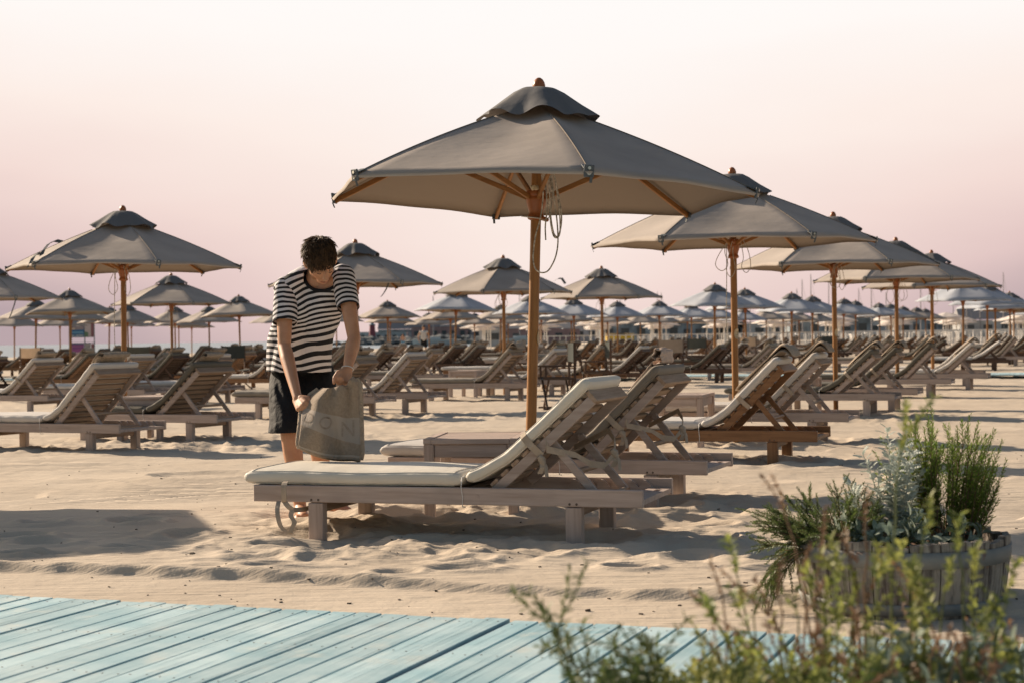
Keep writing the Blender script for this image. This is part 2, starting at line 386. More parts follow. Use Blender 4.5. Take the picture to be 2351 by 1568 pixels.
n1 = N(nt, 'ShaderNodeTexNoise'); n1.inputs['Scale'].default_value = 1.0; n1.inputs['Detail'].default_value = 3; L(nt, mpn.outputs[0], n1.inputs['Vector'])
n2 = N(nt, 'ShaderNodeTexNoise'); n2.inputs['Scale'].default_value = 90; n2.inputs['Detail'].default_value = 4; L(nt, tcn.outputs['Object'], n2.inputs['Vector'])
n3 = N(nt, 'ShaderNodeTexNoise'); n3.inputs['Scale'].default_value = 9; n3.inputs['Detail'].default_value = 4; L(nt, tcn.outputs['Object'], n3.inputs['Vector'])
a1 = N(nt, 'ShaderNodeMath', operation='MULTIPLY_ADD'); L(nt, n1.outputs[0], a1.inputs[0]); a1.inputs[1].default_value = 1.0; L(nt, n3.outputs[0], a1.inputs[2])
a2 = N(nt, 'ShaderNodeMath', operation='MULTIPLY_ADD'); L(nt, n2.outputs[0], a2.inputs[0]); a2.inputs[1].default_value = 0.22; L(nt, a1.outputs[0], a2.inputs[2])
bump(nt, a2.outputs[0], b, 0.75, 0.012)
L(nt, b.outputs[0], out.inputs[0])

ys = [-30.0, -15, -6, -2, 0, 1.5, 2.5, 3.2]
y = 3.6
while y < 1400:
    ys.append(y); y += max(0.011, y * y / 1655 * 0.52) if y < 30 else y * 0.012
ys = np.array(ys)
ss = np.linspace(-0.36, 0.36, 640)
ext = 0.36 + np.cumsum(np.geomspace(0.004, 1.2, 28))
ss = np.concatenate([-ext[::-1], ss, ext])
SY = np.maximum(ys, 3.2)
XX = ss[None, :] * SY[:, None]; YY = np.repeat(ys[:, None], len(ss), 1)
ZZ = sand_height(XX, YY)
nr, nc = XX.shape
idx = np.arange(nr * nc).reshape(nr, nc)
F = np.stack([idx[:-1, :-1], idx[:-1, 1:], idx[1:, 1:], idx[1:, :-1]], -1).reshape(-1, 4)
sand = np_mesh('sand', np.stack([XX, YY, ZZ], -1).reshape(-1, 3), F, msand)
tag(sand, 'pale rippled beach sand with footprints and long shadows', kind='structure')
def ground(x, y): return float(sand_height(np.array([[float(x)]]), np.array([[float(y)]]))[0, 0])

# sea
msea, nt, out = new_mat('sea_water')
tcn = N(nt, 'ShaderNodeTexCoord'); mpn = N(nt, 'ShaderNodeMapping'); mpn.inputs['Scale'].default_value = (0.05, 0.5, 1); L(nt, tcn.outputs['Object'], mpn.inputs[0])
b = N(nt, 'ShaderNodeBsdfPrincipled'); b.inputs['Base Color'].default_value = (0.16, 0.22, 0.25, 1); b.inputs['Roughness'].default_value = 0.28
n1 = N(nt, 'ShaderNodeTexNoise'); n1.inputs['Scale'].default_value = 1.2; n1.inputs['Detail'].default_value = 5; L(nt, mpn.outputs[0], n1.inputs['Vector'])
bump(nt, n1.outputs[0], b, 0.5, 0.4)
L(nt, b.outputs[0], out.inputs[0])
mb = MB(); mb.add([(-9000, 60, -0.25), (9000, 60, -0.25), (9000, 14000, -0.25), (-9000, 14000, -0.25)], [(0, 1, 2, 3)])
tag(mb.build('sea', msea), 'calm grey blue sea under the horizon', kind='structure')

# boardwalks: separate painted planks gathered in one walkway
mplank, nt, out = new_mat('turquoise_paint')
tcn = N(nt, 'ShaderNodeTexCoord'); mpn = N(nt, 'ShaderNodeMapping'); mpn.inputs['Rotation'].default_value = (0, 0, radians(20)); 
L(nt, tcn.outputs['Object'], mpn.inputs[0])
mp2 = N(nt, 'ShaderNodeMapping'); mp2.inputs['Scale'].default_value = (30, 1.1, 6); L(nt, mpn.outputs[0], mp2.inputs[0])
geo = N(nt, 'ShaderNodeAttribute'); geo.attribute_name = 'tint'
c1, f1 = noise_mix(nt, mpn.outputs[0], 2.5, (0.27, 0.45, 0.515), (0.47, 0.62, 0.665), 5, 0.35, 0.65)
c2, f2 = noise_mix(nt, mp2.outputs[0], 1.6, c1, (0.13, 0.25, 0.30), 7, 0.56, 0.74)
c3, f3 = noise_mix(nt, mp2.outputs[0], 3.1, c2, (0.33, 0.26, 0.19), 6, 0.72, 0.80)
c4, f4 = noise_mix(nt, mpn.outputs[0], 6.0, c3, (0.56, 0.62, 0.60), 6, 0.56, 0.78)
c4, f5 = noise_mix(nt, mpn.outputs[0], 1.4, c4, (0.46, 0.42, 0.36), 8, 0.60, 0.82, 0.75)
hs = N(nt, 'ShaderNodeHueSaturation'); L(nt, c4, hs.inputs['Color']); L(nt, geo.outputs['Fac'], hs.inputs['Value'])
b = N(nt, 'ShaderNodeBsdfPrincipled'); b.inputs['Roughness'].default_value = 0.75; L(nt, hs.outputs[0], b.inputs['Base Color'])
bump(nt, f2, b, 0.5, 0.006); L(nt, b.outputs[0], out.inputs[0])
def boardwalk(name, label, v0, v1, u0, u1, pitch, z, near):
    mb = MB(); tint = []
    u = u0
    while u < u1:
        w = pitch - (0.0085 if near else 0.014) + rnd.uniform(-.002, .002); a = v0 + rnd.uniform(-.018, .018); b_ = v1 + rnd.uniform(-.012, .012)
        zz = z + rnd.uniform(-.0022, .0022); tl = rnd.uniform(-.009, .009); yaw = rnd.uniform(-.0015, .0015)
        extra = 0.003 if near and abs(u - 1.05) < pitch / 2 else 0
        R = Matrix((EU, EV, Vector((0, 0, 1)))).transposed() @ Matrix.Rotation(tl, 3, 'Y') @ Matrix.Rotation(yaw, 3, 'Z')
        n0 = len(mb.v)
        mb.box(grid(u + pitch / 2, (a + b_) / 2) + Vector((0, 0, zz - 0.012 + extra)), (w, b_ - a, 0.024), R, 0, 0.002 if near else 0)
        if near:
            for vj in (v1 - 0.07, v1 - 0.62, v1 - 1.18):
                for du in (-.024, .026):
                    cN = grid(u + pitch / 2 + du + rnd.uniform(-.004, .004), vj + rnd.uniform(-.012, .012)) + Vector((0, 0, zz + extra + tl * -du))
                    mb.tube([cN - Vector((0, 0, .002)), cN + Vector((0, 0, .0009))], 0.0034, 7, True, 1)
        tint += [rnd.uniform(0.88, 1.08)] * (len(mb.v) - n0)
        u += pitch
    o = mb.build(name, [mplank, M['bolt']]); at_ = o.data.attributes.new('tint', 'FLOAT', 'POINT'); at_.data.foreach_set('value', tint)
    return tag(o, label, kind='structure')
boardwalk('boardwalk', 'turquoise painted plank boardwalk in front of the sand', -7.9, -3.58, -5.5, 8.0, 0.098, 0.034, True)
boardwalk('boardwalk', 'far turquoise plank path crossing the beach between lounger blocks', 28.2, 30.0, -45, 30, 0.14, 0.075, False)
tag(bpy.data.objects['boardwalk.001'], kind='structure')
mb = MB()
for vv in (-4.0, -5.2): mb.box(grid(1.2, vv) + Vector((0, 0, -0.016)), (13.2, 0.07, 0.06), Matrix((EU, EV, Vector((0, 0, 1)))).transposed())
tag(mb.build('boardwalk_joists', M['greyx']), 'joists under the boardwalk', kind='structure')

# ------------------------------------------------------------------ parasol
def canopy_mesh(R=1.29, zr=1.82, za=2.355, ph=0.0, res=14, hem=0.018):
    mb = MB(); k = 6; ring = []
    nr_ = res; na = res if res > 5 else 4
    vs = []; 
    for i in range(nr_ + 1):
        t = i / nr_; row = []
        for p in range(k):
            for j in range(na):
                s = j / na; a0 = ph + p * pi / 3; a = a0 + s * pi / 3
                chord = cos(pi / 6) / cos((s - 0.5) * pi / 3)
                bow = 4 * s * (1 - s)
                rr = R * (0.05 + 0.95 * t) * chord * (1 - 0.014 * bow * t * t)
                droop = -0.022 * sin(pi * t) * bow + 0.004 * bow * t ** 3
                z = za + (zr - za) * (0.05 + 0.95 * t) * 1.0 + 0.020 * sin(pi * t) * (1 - bow * .5) + droop - 0.012 * t ** 6 * (1 - bow)
                z += 0.004 * t * sin(7 * a0 + 9 * s + 5 * t) * bow
                row.append(Vector((rr * cos(a), rr * sin(a), z)))
        vs += row
    n = k * na
    if hem:
        vs += [Vector((v.x * 0.992, v.y * 0.992, v.z - hem)) for v in vs[-n:]]
    rows = nr_ + 1 + (1 if hem else 0)
    mb.add(vs, [(i * n + j, i * n + (j + 1) % n, (i + 1) * n + (j + 1) % n, (i + 1) * n + j) for i in range(rows - 1) for j in range(n)], True)
    return mb
def cap_mesh(seed=0, n=72, full=True):
    r_ = random.Random(seed); mb = MB(); P1 = [r_.uniform(0, 2 * pi) for _ in range(5)]
    prof = [(0.03, 2.43), (0.10, 2.424), (0.15, 2.398), (0.20, 2.362), (0.25, 2.326), (0.295, 2.296), (0.338, 2.266)]
    vs = []
    for i, (r, z) in enumerate(prof):
        t = (i / (len(prof) - 1)) ** 2
        for j in range(n):
            a = 2 * pi * j / n
            w = 0.5 * sin(6 * a + P1[0]) + 0.35 * sin(11 * a + P1[1]) + 0.25 * sin(17 * a + P1[2]) + 0.3 * sin(3 * a + P1[3])
            vs.append(((r + 0.026 * w * t) * cos(a), (r + 0.026 * w * t) * sin(a), z - 0.012 * t + 0.026 * t * (sin(6 * a + P1[0] + 1.3) * 0.6 + sin(9 * a + P1[4]) * 0.5)))
    k = len(prof)
    mb.add(vs, [(i * n + j, i * n + (j + 1) % n, (i + 1) * n + (j + 1) % n, (i + 1) * n + j) for i in range(k - 1) for j in range(n)], True)
    return mb
FIN = [(0.012, 2.40), (0.030, 2.415), (0.036, 2.432), (0.037, 2.447), (0.032, 2.464), (0.022, 2.480), (0.010, 2.489), (0.001, 2.491)]
HUB = [(0.034, 1.672), (0.046, 1.678), (0.050, 1.690), (0.044, 1.702), (0.040, 1.712), (0.047, 1.735), (0.056, 1.765), (0.060, 1.785), (0.060, 1.80),
       (0.055, 1.805), (0.060, 1.812), (0.060, 1.832), (0.050, 1.845), (0.034, 1.850)]
R_, ZR, ZA = 1.29, 1.82, 2.355
def rib_z(r): return ZA + (ZR - ZA) * (r / R_)
def parasol(name, label, loc, phase, lean=(0, 0), detail=2, mat=None, capmat=None, seed=0, group=None, plate=None, strap=False, hgt=1.0):
    t = thing(name, label, 'parasol', loc, 0, group)
    t.rotation_euler = (lean[1], lean[0], phase); t.scale = (1, 1, hgt)
    if lean[0] or lean[1]:
        t.rotation_euler = (Matrix.Rotation(lean[0], 3, 'Y') @ Matrix.Rotation(lean[1], 3, 'X') @ Matrix.Rotation(phase, 3, 'Z')).to_euler()
    n = 20 if detail > 1 else 8
    mb = MB(); mb.tube([(0, 0, z) for z in (-0.35, 0.3, 0.9, 1.5, 2.1, 2.40)], [0.030] * 5 + [0.026], n); mb.build('pole', M['pole'], t)
    mb = MB(); mb.lathe(HUB if detail > 1 else HUB[::3], n); mb.build('hub', M['hub'], t)
    mb = MB(); mb.lathe(FIN if detail > 1 else FIN[::2] + [FIN[-1]], 16 if detail > 1 else 8)
    if detail > 1: mb.tube([(0, 0, 2.39), (0, 0, 2.418)], 0.016, 12)
    mb.build('finial', M['hub'], t)
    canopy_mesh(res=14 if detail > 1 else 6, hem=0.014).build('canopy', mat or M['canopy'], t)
    cap_mesh(seed, 84 if detail > 1 else 48).build('vent_flap', capmat or M['cap'], t)
    if detail >= 1:
        for k in range(6):
            a = k * pi / 3; e = Vector((cos(a), sin(a), 0)); sd_ = Vector((-sin(a), cos(a), 0))
            mb = MB(); pts = [(0.04, -0.03), (0.65, -0.010), (1.265, -0.034)]
            for (r0, d0), (r1, d1) in zip(pts[:-1], pts[1:]):
                mb.bar(Vector((r0, 0, rib_z(r0) + d0)), Vector((r1, 0, rib_z(r1) + d1)), 0.018, 0.030, ch=0.003 if detail > 1 else 0)
            rb = mb.build('rib', M['rib'], t, rot=(0, 0, a))
            mb = MB(); mb.bar(Vector((0.052, 0, 1.80)), Vector((0.66, 0, rib_z(0.66) - 0.035)), 0.018, 0.028, ch=0.003 if detail > 1 else 0)
            mb.build('strut', M['rib'], t, rot=(0, 0, a))
            if detail > 1:
                mb = MB()
                mb.box((1.272, 0, 1.812), (0.012, 0.052, 0.062), Matrix.Rotation(radians(12), 3, 'Y'), 0, 0.003)
                mb.box((1.245, 0, 1.838), (0.06, 0.054, 0.006), Matrix.Rotation(radians(23), 3, 'Y'), 0)
                mb.bar((1.276, 0.012, 1.785), (1.262, 0.012, 1.755), 0.014, 0.003)
                pk = mb.build('corner_pocket', M['pocket'], t, rot=(0, 0, a))
                mb = MB()
                for zz in (1.826, 1.799):
                    mb.tube([(1.279 - (1.82 - zz) * 0.2, 0, zz), (1.284 - (1.82 - zz) * 0.2, 0, zz)], 0.0085, 10)
                mb.build('rivet', M['steel'], pk)
    if detail > 1:
        mb = MB()          # piped seams over the ribs
        for k in range(6):
            a = k * pi / 3; cp = []
            for i in range(13):
                tt = 0.22 + 0.78 * i / 12; r = R_ * (0.05 + 0.95 * tt)
                z = ZA + (ZR - ZA) * (0.05 + 0.95 * tt) + 0.020 * sin(pi * tt) - 0.012 * tt ** 6 + 0.0015
                cp.append((r * cos(a), r * sin(a), z))
            mb.tube(cp, 0.0035, 5)
        mb.build('seam', M['canopy'], t)
        mb = MB(); mb.tube([(-0.05, 0, 0), (-0.10, 0.01, 0)], 0.003, 6, mi=0)
    if plate:
        mb = MB(); nn = 14; vs = []
        for layer in (0.0315, 0.0345):
            for i in range(nn + 1):
                f_ = -1 + 2 * i / nn; hh = 0.045 * sqrt(max(0, 1 - f_ * f_)) + 0.002; a = f_ * 0.95
                vs += [(layer * sin(a), -layer * cos(a), 1.0 - hh), (layer * sin(a), -layer * cos(a), 1.0 + hh)]
        m_ = (nn + 1) * 2; fs = []
        for i in range(nn):
            for o_ in (0, m_): fs.append((o_ + 2 * i, o_ + 2 * i + 2, o_ + 2 * i + 3, o_ + 2 * i + 1))
            fs.append((2 * i, m_ + 2 * i, m_ + 2 * i + 2, 2 * i + 2)); fs.append((2 * i + 1, 2 * i + 3, m_ + 2 * i + 3, m_ + 2 * i + 1))
        mb.add(vs, fs, True)
        pl = mb.build('number_plate', M['plate'], t, rot=(0, 0, plate[1] - phase))
        if plate[0]:
            cu = bpy.data.curves.new('digit', 'FONT'); cu.body = plate[0]; cu.size = 0.042; cu.align_x = 'CENTER'; cu.align_y = 'CENTER'; cu.extrude = 0.0005
            tmp = bpy.data.objects.new('tmp', cu); COL.objects.link(tmp)
            me = bpy.data.meshes.new_from_object(tmp); bpy.data.objects.remove(tmp)
            for v in me.vertices:
                a = v.co.x / 0.035; r = 0.0352 + v.co.z
                v.co = Vector((r * sin(a), -r * cos(a), 1.0 + v.co.y))
            me.materials.clear(); me.materials.append(M['bolt']); link('digit', me, pl)
    return t
M['plate'] = plain('cream_enamel', (0.62, 0.50, 0.33), 0.5)
def rope_loop(parent_loc, pts, parent, r=0.0042, name='rope', inv=None):
    """pts in world coordinates relative to parent's base; smoothed"""
    P = [Vector(p) for p in pts]; out_ = []
    for i in range(len(P) - 1):
        p0, p1, p2, p3 = P[max(i - 1, 0)], P[i], P[i + 1], P[min(i + 2, len(P) - 1)]
        for s in range(6):
            t = s / 6
            out_.append(0.5 * ((2 * p1) + (p2 - p0) * t + (2 * p0 - 5 * p1 + 4 * p2 - p3) * t * t + (3 * p1 - p0 - 3 * p2 + p3) * t ** 3))
    out_.append(P[-1])
    if inv is not None: out_ = [inv @ p for p in out_]
    mb = MB(); mb.tube(out_, r, 6); return mb.build(name, M['rope'], parent)
def loops(t, seed, drop=0.35, n=3, tail=True):
    r_ = random.Random(seed); R3 = t.rotation_euler.to_matrix().inverted()
    inv = R3.to_4x4()
    for k in range(n):
        w = r_.uniform(0.03, 0.07); d = drop * r_.uniform(0.6, 1.0); cx = r_.uniform(-0.12, 0.10); cy_ = -0.08 + r_.uniform(-.03, .03)
        pts = [(cx * 0.5, cy_, 1.83), (cx - w * 0.6, cy_, 1.75 - d * 0.3), (cx - w, cy_, 1.75 - d * 0.75), (cx, cy_ - 0.01, 1.75 - d), (cx + w, cy_, 1.75 - d * 0.7), (cx + w * 0.5, cy_, 1.78 - d * 0.2), (cx * 0.5 + 0.02, cy_, 1.84)]
        rope_loop(None, pts, t, 0.0035, inv=inv)
    if tail:
        x = -0.07; pts = [(x, -0.05, 1.9), (x - .005, -0.06, 1.5), (x - 0.012, -0.06, 1.2), (x - 0.01, -0.06, 0.95)]
        rope_loop(None, pts, t, 0.004, inv=inv)

# ------------------------------------------------------------------ lounger
BA = radians(42.0)
def back_pt(s, off=0.0, ang=BA, px=1.25, pz=0.262):
    return (px + s * cos(ang) - off * sin(ang), pz + s * sin(ang) + off * cos(ang))
def cushion(path, width, th, seed=0, nseg=28, puff=1.0):
    """rounded mattress swept along a path of (x, z); returns MB"""
    r_ = random.Random(seed); P = [Vector((x, 0, z)) for x, z in path]
    # resample
    d = [0]; 
    for a, b_ in zip(P[:-1], P[1:]): d.append(d[-1] + (b_ - a).length)
    tot = d[-1]; pts = []; 
    ts = []
    for i in range(nseg + 1):
        t = i / nseg; ts.append(0.5 - 0.5 * cos(pi * t) if False else t)
    # denser at the ends
    ts = [0, .004, .014, .03] + [.03 + .94 * i / nseg for i in range(1, nseg)] + [.97, .986, .996, 1.0]
    for t in ts:
        s_ = t * tot; k = max(i for i in range(len(d)) if d[i] <= s_ + 1e-9); k = min(k, len(P) - 2)
        f = (s_ - d[k]) / (d[k + 1] - d[k]); pts.append(P[k].lerp(P[k + 1], f))
    # smooth the corners
    for _ in range(3):
        pts = [pts[0]] + [(pts[i - 1] + pts[i] * 2 + pts[i + 1]) / 4 for i in range(1, len(pts) - 1)] + [pts[-1]]
    mb = MB(); nc_ = 32; vs = []; a1, a2, a3 = (r_.uniform(0, 6) for _ in range(3))
    for i, p in enumerate(pts):
        t = (pts[min(i + 1, len(pts) - 1)] - pts[max(i - 1, 0)]).normalized(); up_ = Vector((-t.z, 0, t.x))
        e = min(ts[i], 1 - ts[i]) * tot; r = 0.030
        k_ = 1.0 if e > r else sqrt(max(0.0, 1 - (1 - e / r) ** 2))
        wz = (0.35 + 0.65 * k_) if k_ < 1 else 1.0; wy = 1 - 0.045 * (1 - k_)
        for j in range(nc_):
            a = 2 * pi * j / nc_; c_, s_ = cos(a), sin(a)
            ex = 0.30
            yy = width / 2 * math.copysign(abs(c_) ** ex, c_) * wy
            zz = th / 2 * math.copysign(abs(s_) ** 0.46, s_) * wz
            if s_ > 0: zz += puff * 0.010 * (1 - (yy / (width / 2)) ** 2) * sin(pi * min(1, ts[i] * 1.0)) + 0.0025 * sin(9 * p.x + a1 + 4 * yy) * k_
            yy += 0.004 * sin(11 * (p.x + p.z) + a2) * (1 if yy > 0 else -1) * k_
            yy += 0.003 * sin(37 * (p.x + p.z) + a3) * k_ * abs(c_)
            vs.append(p + Vector((0, yy, 0)) + up_ * zz)
    n = nc_; k = len(pts)
    mb.add(vs, [(i * n + j, i * n + (j + 1) % n, (i + 1) * n + (j + 1) % n, (i + 1) * n + j) for i in range(k - 1) for j in range(n)], True)
    mb.add(vs[:n], [tuple(range(n))[::-1]], True); mb.add(vs[-n:], [tuple(range(n))], True)
    if nseg > 20:
        for j in (3, 13, 19, 29): mb.tube([vs[i * n + j] for i in range(3, k - 3)], 0.0036, 5)
        for i in (3, k - 4): mb.tube([vs[i * n + j] for j in range(3, 14)], 0.0036, 5)
    return mb
def lounger_meshes(ang, ch, low=False, seed=0):
    ME = {}
    d = Vector((cos(ang), 0, sin(ang))); nn = Vector((-sin(ang), 0, cos(ang)))
    W2 = WID / 2
    def bp(s, off): x, z = back_pt(s, off, ang); return Vector((x, 0, z))
    m_ = MB()
    for sy in (-1, 1):
        m_.box((LEN / 2, sy * (W2 - 0.014), 0.245), (LEN, 0.028, 0.082), ch=ch)
    for x in (0.014,): m_.box((x + 0.0, 0, 0.245), (0.026, WID - 0.060, 0.080), ch=ch)
    if not low:
        m_.tube([(1.18, -W2 - 0.001, 0.245), (1.18, -W2 - 0.004, 0.245)], 0.010, 10)
    ME['frame'] = (m_, 'x')
    m_ = MB()
    for x in (0.34, 1.655): m_.box((x, 0, 0.178), (0.028, WID - 0.12, 0.055), ch=ch)
    if not low: m_.box((1.0, 0, 0.215), (0.05, WID - 0.062, 0.02), ch=ch)
    ME['cross_rail'] = (m_, 'y')
    for nm, x, sy in (('leg', 0.335, -1), ('leg', 0.335, 1), ('leg', 1.655, -1), ('leg', 1.655, 1)):
        m_ = MB(); m_.box((0, 0, 0), (0.078, 0.056, 0.205 + 0.14), ch=ch); ME[(nm, x, sy)] = (m_, 'z', (x, sy * (W2 - 0.030), 0.2 - 0.1725))
    m_ = MB(); n_ = 7 if low else 13
    for i in range(n_):
        x = 0.06 + 1.12 * i / (n_ - 1); m_.box((x, 0, 0.272), (0.060, WID - 0.062, 0.018), ch=ch)
    ME['seat_slats'] = (m_, 'y')
    for sy in (-1, 1):
        m_ = MB(); a_, b_ = bp(0.0, 0.0), bp(0.665, 0.0)
        m_.bar(a_ + Vector((0, sy * (W2 - 0.052), 0)), b_ + Vector((0, sy * (W2 - 0.052), 0)), 0.026, 0.048, ch=ch)
        ME[('backrest_rail', sy)] = (m_, 'x')
    m_ = MB()
    for i in range(9):
        s = 0.035 + 0.071 * i; c_ = bp(s, 0.033)
        R = Matrix((d, Vector((0, 1, 0)), nn)).transposed(); R = Matrix((d, nn.cross(d), nn)).transposed()
        m_.box(c_, (0.046, WID - 0.075, 0.018), R, ch=ch)
    m_.box(bp(0.672, 0.010), (0.022, WID - 0.07, 0.066), R, ch=ch)
    ME['backrest_slats'] = (m_, 'y')
    # props holding the backrest up
    for sy in (-1, 1):
        m_ = MB(); top = bp(0.37, -0.008); foot = Vector((top.x + 0.235, 0, 0.232))
        yy = sy * (W2 - 0.088)
        m_.bar(top + Vector((0, yy, 0)), foot + Vector((0, yy, 0)), 0.022, 0.040, ch=ch)
        if not low: m_.tube([top + Vector((0, yy - 0.014, 0)), top + Vector((0, yy + 0.014, 0))], 0.009, 10)
        ME[('prop', sy)] = (m_, 'x')
    top = bp(0.37, -0.008); foot = Vector((top.x + 0.235, 0, 0.232)); mid = top.lerp(foot, 0.52)
    m_ = MB(); m_.tube([mid + Vector((0, -W2 + 0.08, 0)), mid + Vector((0, W2 - 0.08, 0))], 0.014, 10)
    m_.tube([foot + Vector((0, -W2 + 0.05, 0.004)), foot + Vector((0, W2 - 0.05, 0.004))], 0.013, 10)
    ME['dowel'] = (m_, 'y')
    if not low:
        for x_ in (0.315, 0.352, 1.638, 1.672):
            m_ = MB(); m_.tube([(x_, -W2 + 0.002, 0.216), (x_, -W2 - 0.0015, 0.216)], 0.0062, 8); ME[('bolt', x_)] = (m_, 'bolt')
        # notched racks on the inner side of the rails
        for sy in (-1, 1):
            x0, x1 = 1.46, 1.90; pr = [(x0, 0.205), (x1, 0.205), (x1, 0.235)]
            k = 6
            for i in range(k):
                xa = x1 - (x1 - x0) * i / k
                for f_, z_ in ((0.05, 0.240), (0.2, 0.252), (0.35, 0.268), (0.55, 0.277), (0.75, 0.279), (0.92, 0.262)):
                    pr.append((xa - (x1 - x0) / k * f_, z_))
            pr.append((x0, 0.235))
            m_ = MB(); n = len(pr); y0 = sy * (W2 - 0.029); y1 = sy * (W2 - 0.052)
            vs = [(x, y0, z) for x, z in pr] + [(x, y1, z) for x, z in pr]
            fs = [(i, (i + 1) % n, n + (i + 1) % n, n + i) for i in range(n)] + [tuple(range(n)), tuple(range(2 * n - 1, n - 1, -1))]
            m_.add(vs, fs); ME[('notch_rack', sy)] = (m_, 'x')
        # end board with two hand slots
        m_ = MB(); x0, x1 = 1.875, 1.985; yw = W2 - 0.030; z0, z1 = 0.214, 0.238
        slots = [(-0.235, -0.150), (0.150, 0.235)]; ycut = [-yw, -0.235, -0.150, 0.150, 0.235, yw]; xcut = [x0, 1.925, 1.958, x1]
        for i in range(5):
            for j in range(3):
                if i in (1, 3) and j == 1: continue
                m_.box(((xcut[j] + xcut[j + 1]) / 2, (ycut[i] + ycut[i + 1]) / 2, (z0 + z1) / 2), (xcut[j + 1] - xcut[j] + 0.0, ycut[i + 1] - ycut[i], z1 - z0))
        ME['end_board'] = (m_, 'x')
    sp_ = [(-0.065, 0.322), (0.25, 0.3205), (0.6, 0.320), (1.10, 0.323)]
    ME['seat_mattress'] = (cushion(sp_, WID - 0.03, 0.076, seed), None)
    q0 = back_pt(0.16, 0.076, ang); q1 = back_pt(0.715, 0.076, ang)
    pp = [(1.112, 0.328), (1.17, 0.342), (1.235, 0.382), q0, (0.5 * (q0[0] + q1[0]), 0.5 * (q0[1] + q1[1])), q1]
    ME['back_mattress'] = (cushion(pp, WID - 0.04, 0.066, seed + 1), None)
    if not low:
        m_ = MB(); x = 1.106    # cord holding the fold of the mattress to the rail
        m_.tube([(x + .01, -W2 + 0.02, 0.345), (x, -W2 - 0.008, 0.335), (x - 0.004, -W2 - 0.008, 0.29), (x + 0.002, -W2 - 0.005, 0.24), (x, -W2 - 0.004, 0.196), (x, -W2 + 0.04, 0.19)], 0.0025, 5)
        ME['cord'] = (m_, 'cord')
    return ME
WOODKEY = {'grey': 'grey', 'teak': 'teak', 'dark': 'dark'}
LM = {}
def lounger_proto(key, ang, ch, low, seed):
    out_ = []
    for k, val in lounger_meshes(ang, ch, low, seed).items():
        nm = k if isinstance(k, str) else k[0]
        me = val[0].mesh(nm, M['greyx']); off = val[2] if len(val) > 2 else (0, 0, 0)
        out_.append((nm, me, val[1], off))
    LM[key] = out_
lounger_proto('hi', radians(42), 0.003, False, 1)
lounger_proto('hi2', radians(45), 0.003, False, 7)
lounger_proto('lo', radians(43), 0, True, 3)
lounger_proto('lo2', radians(36), 0, True, 5)
lounger_proto('lo3', radians(49), 0, True, 9)
def lounger(label, loc, a, wood_='grey', mat='lightgrey', key='hi', group=None, strap=False, tilt=(0, 0)):
    t = thing('sun_lounger', label, 'sun lounger', loc, 0, group)
    t.rotation_euler = (Matrix.Rotation(a, 3, 'Z') @ Matrix.Rotation(tilt[0], 3, 'X') @ Matrix.Rotation(tilt[1], 3, 'Y')).to_euler()
    for nm, me, ax, off in LM[key]:
        o = link(nm, me, t, off)
        o.material_slots[0].link = 'OBJECT'
        o.material_slots[0].material = M[mat] if ax is None else (M['white'] if ax == 'cord' else M['bolt'] if ax == 'bolt' else M[wood_ + ax])
    return t
def add_strap(t, ang=BA, s=0.30, seed=0, long_=True):
    r_ = random.Random(seed); W2 = WID / 2 - 0.018
    m_ = MB(); f = Vector((cos(ang), 0, sin(ang))); 
    def bp(s_, off, y): x, z = back_pt(s_, off, ang); return Vector((x, y, z))
    pts = [bp(s, -0.03, -W2 + 0.02), bp(s, 0.03, -W2 - 0.006), bp(s, 0.09, -W2 - 0.004), bp(s, 0.112, -W2 + 0.03), bp(s, 0.116, -0.1), bp(s, 0.116, 0.1), bp(s, 0.112, W2 - 0.03), bp(s, 0.09, W2 + 0.004), bp(s, -0.03, W2 - 0.02)]
    m_.ribbon(pts, 0.034, f)
    if long_:
        e = bp(s, -0.03, -W2 + 0.02); k = bp(s + .02, -0.17, -W2 + 0.16)
        pts = [bp(s + .06, 0.0, -W2 + 0.01), e + Vector((0.03, 0.0, 0.03)), e + Vector((0.09, 0.03, 0.015)), e + Vector((0.15, 0.07, 0.0)), e + Vector((0.21, 0.11, -0.045)), e + Vector((0.27, 0.15, -0.055)), e + Vector((0.31, 0.19, 0.0)), e + Vector((0.30, 0.24, 0.06)), e + Vector((0.24, 0.36, 0.10)), bp(s, -0.03, W2 - 0.05)]
        m_.ribbon(pts, 0.032, [Vector((0.3 * sin(i * 1.7), 0.2 * cos(i), 1)) for i in range(len(pts))])
        for q_ in (pts[6], e + Vector((0.0, 0.0, -0.02))):
            m_.tube([q_ + Vector((-0.012, -0.008, 0.02)), q_ + Vector((0, 0, 0.004)), q_ + Vector((0.01, 0.0, -0.02))], [0.012, 0.02, 0.011], 7)
            m_.ribbon([q_, q_ + Vector((0.008, -0.01, -0.035)), q_ + Vector((-0.008, -0.005, -0.065))], 0.026, (1, 0.3, 0))
            m_.ribbon([q_, q_ + Vector((0.02, 0.0, -0.03)), q_ + Vector((0.028, -0.01, -0.08))], 0.022, (0.5, 1, 0))
    return m_.build('strap', M['strap'], t)
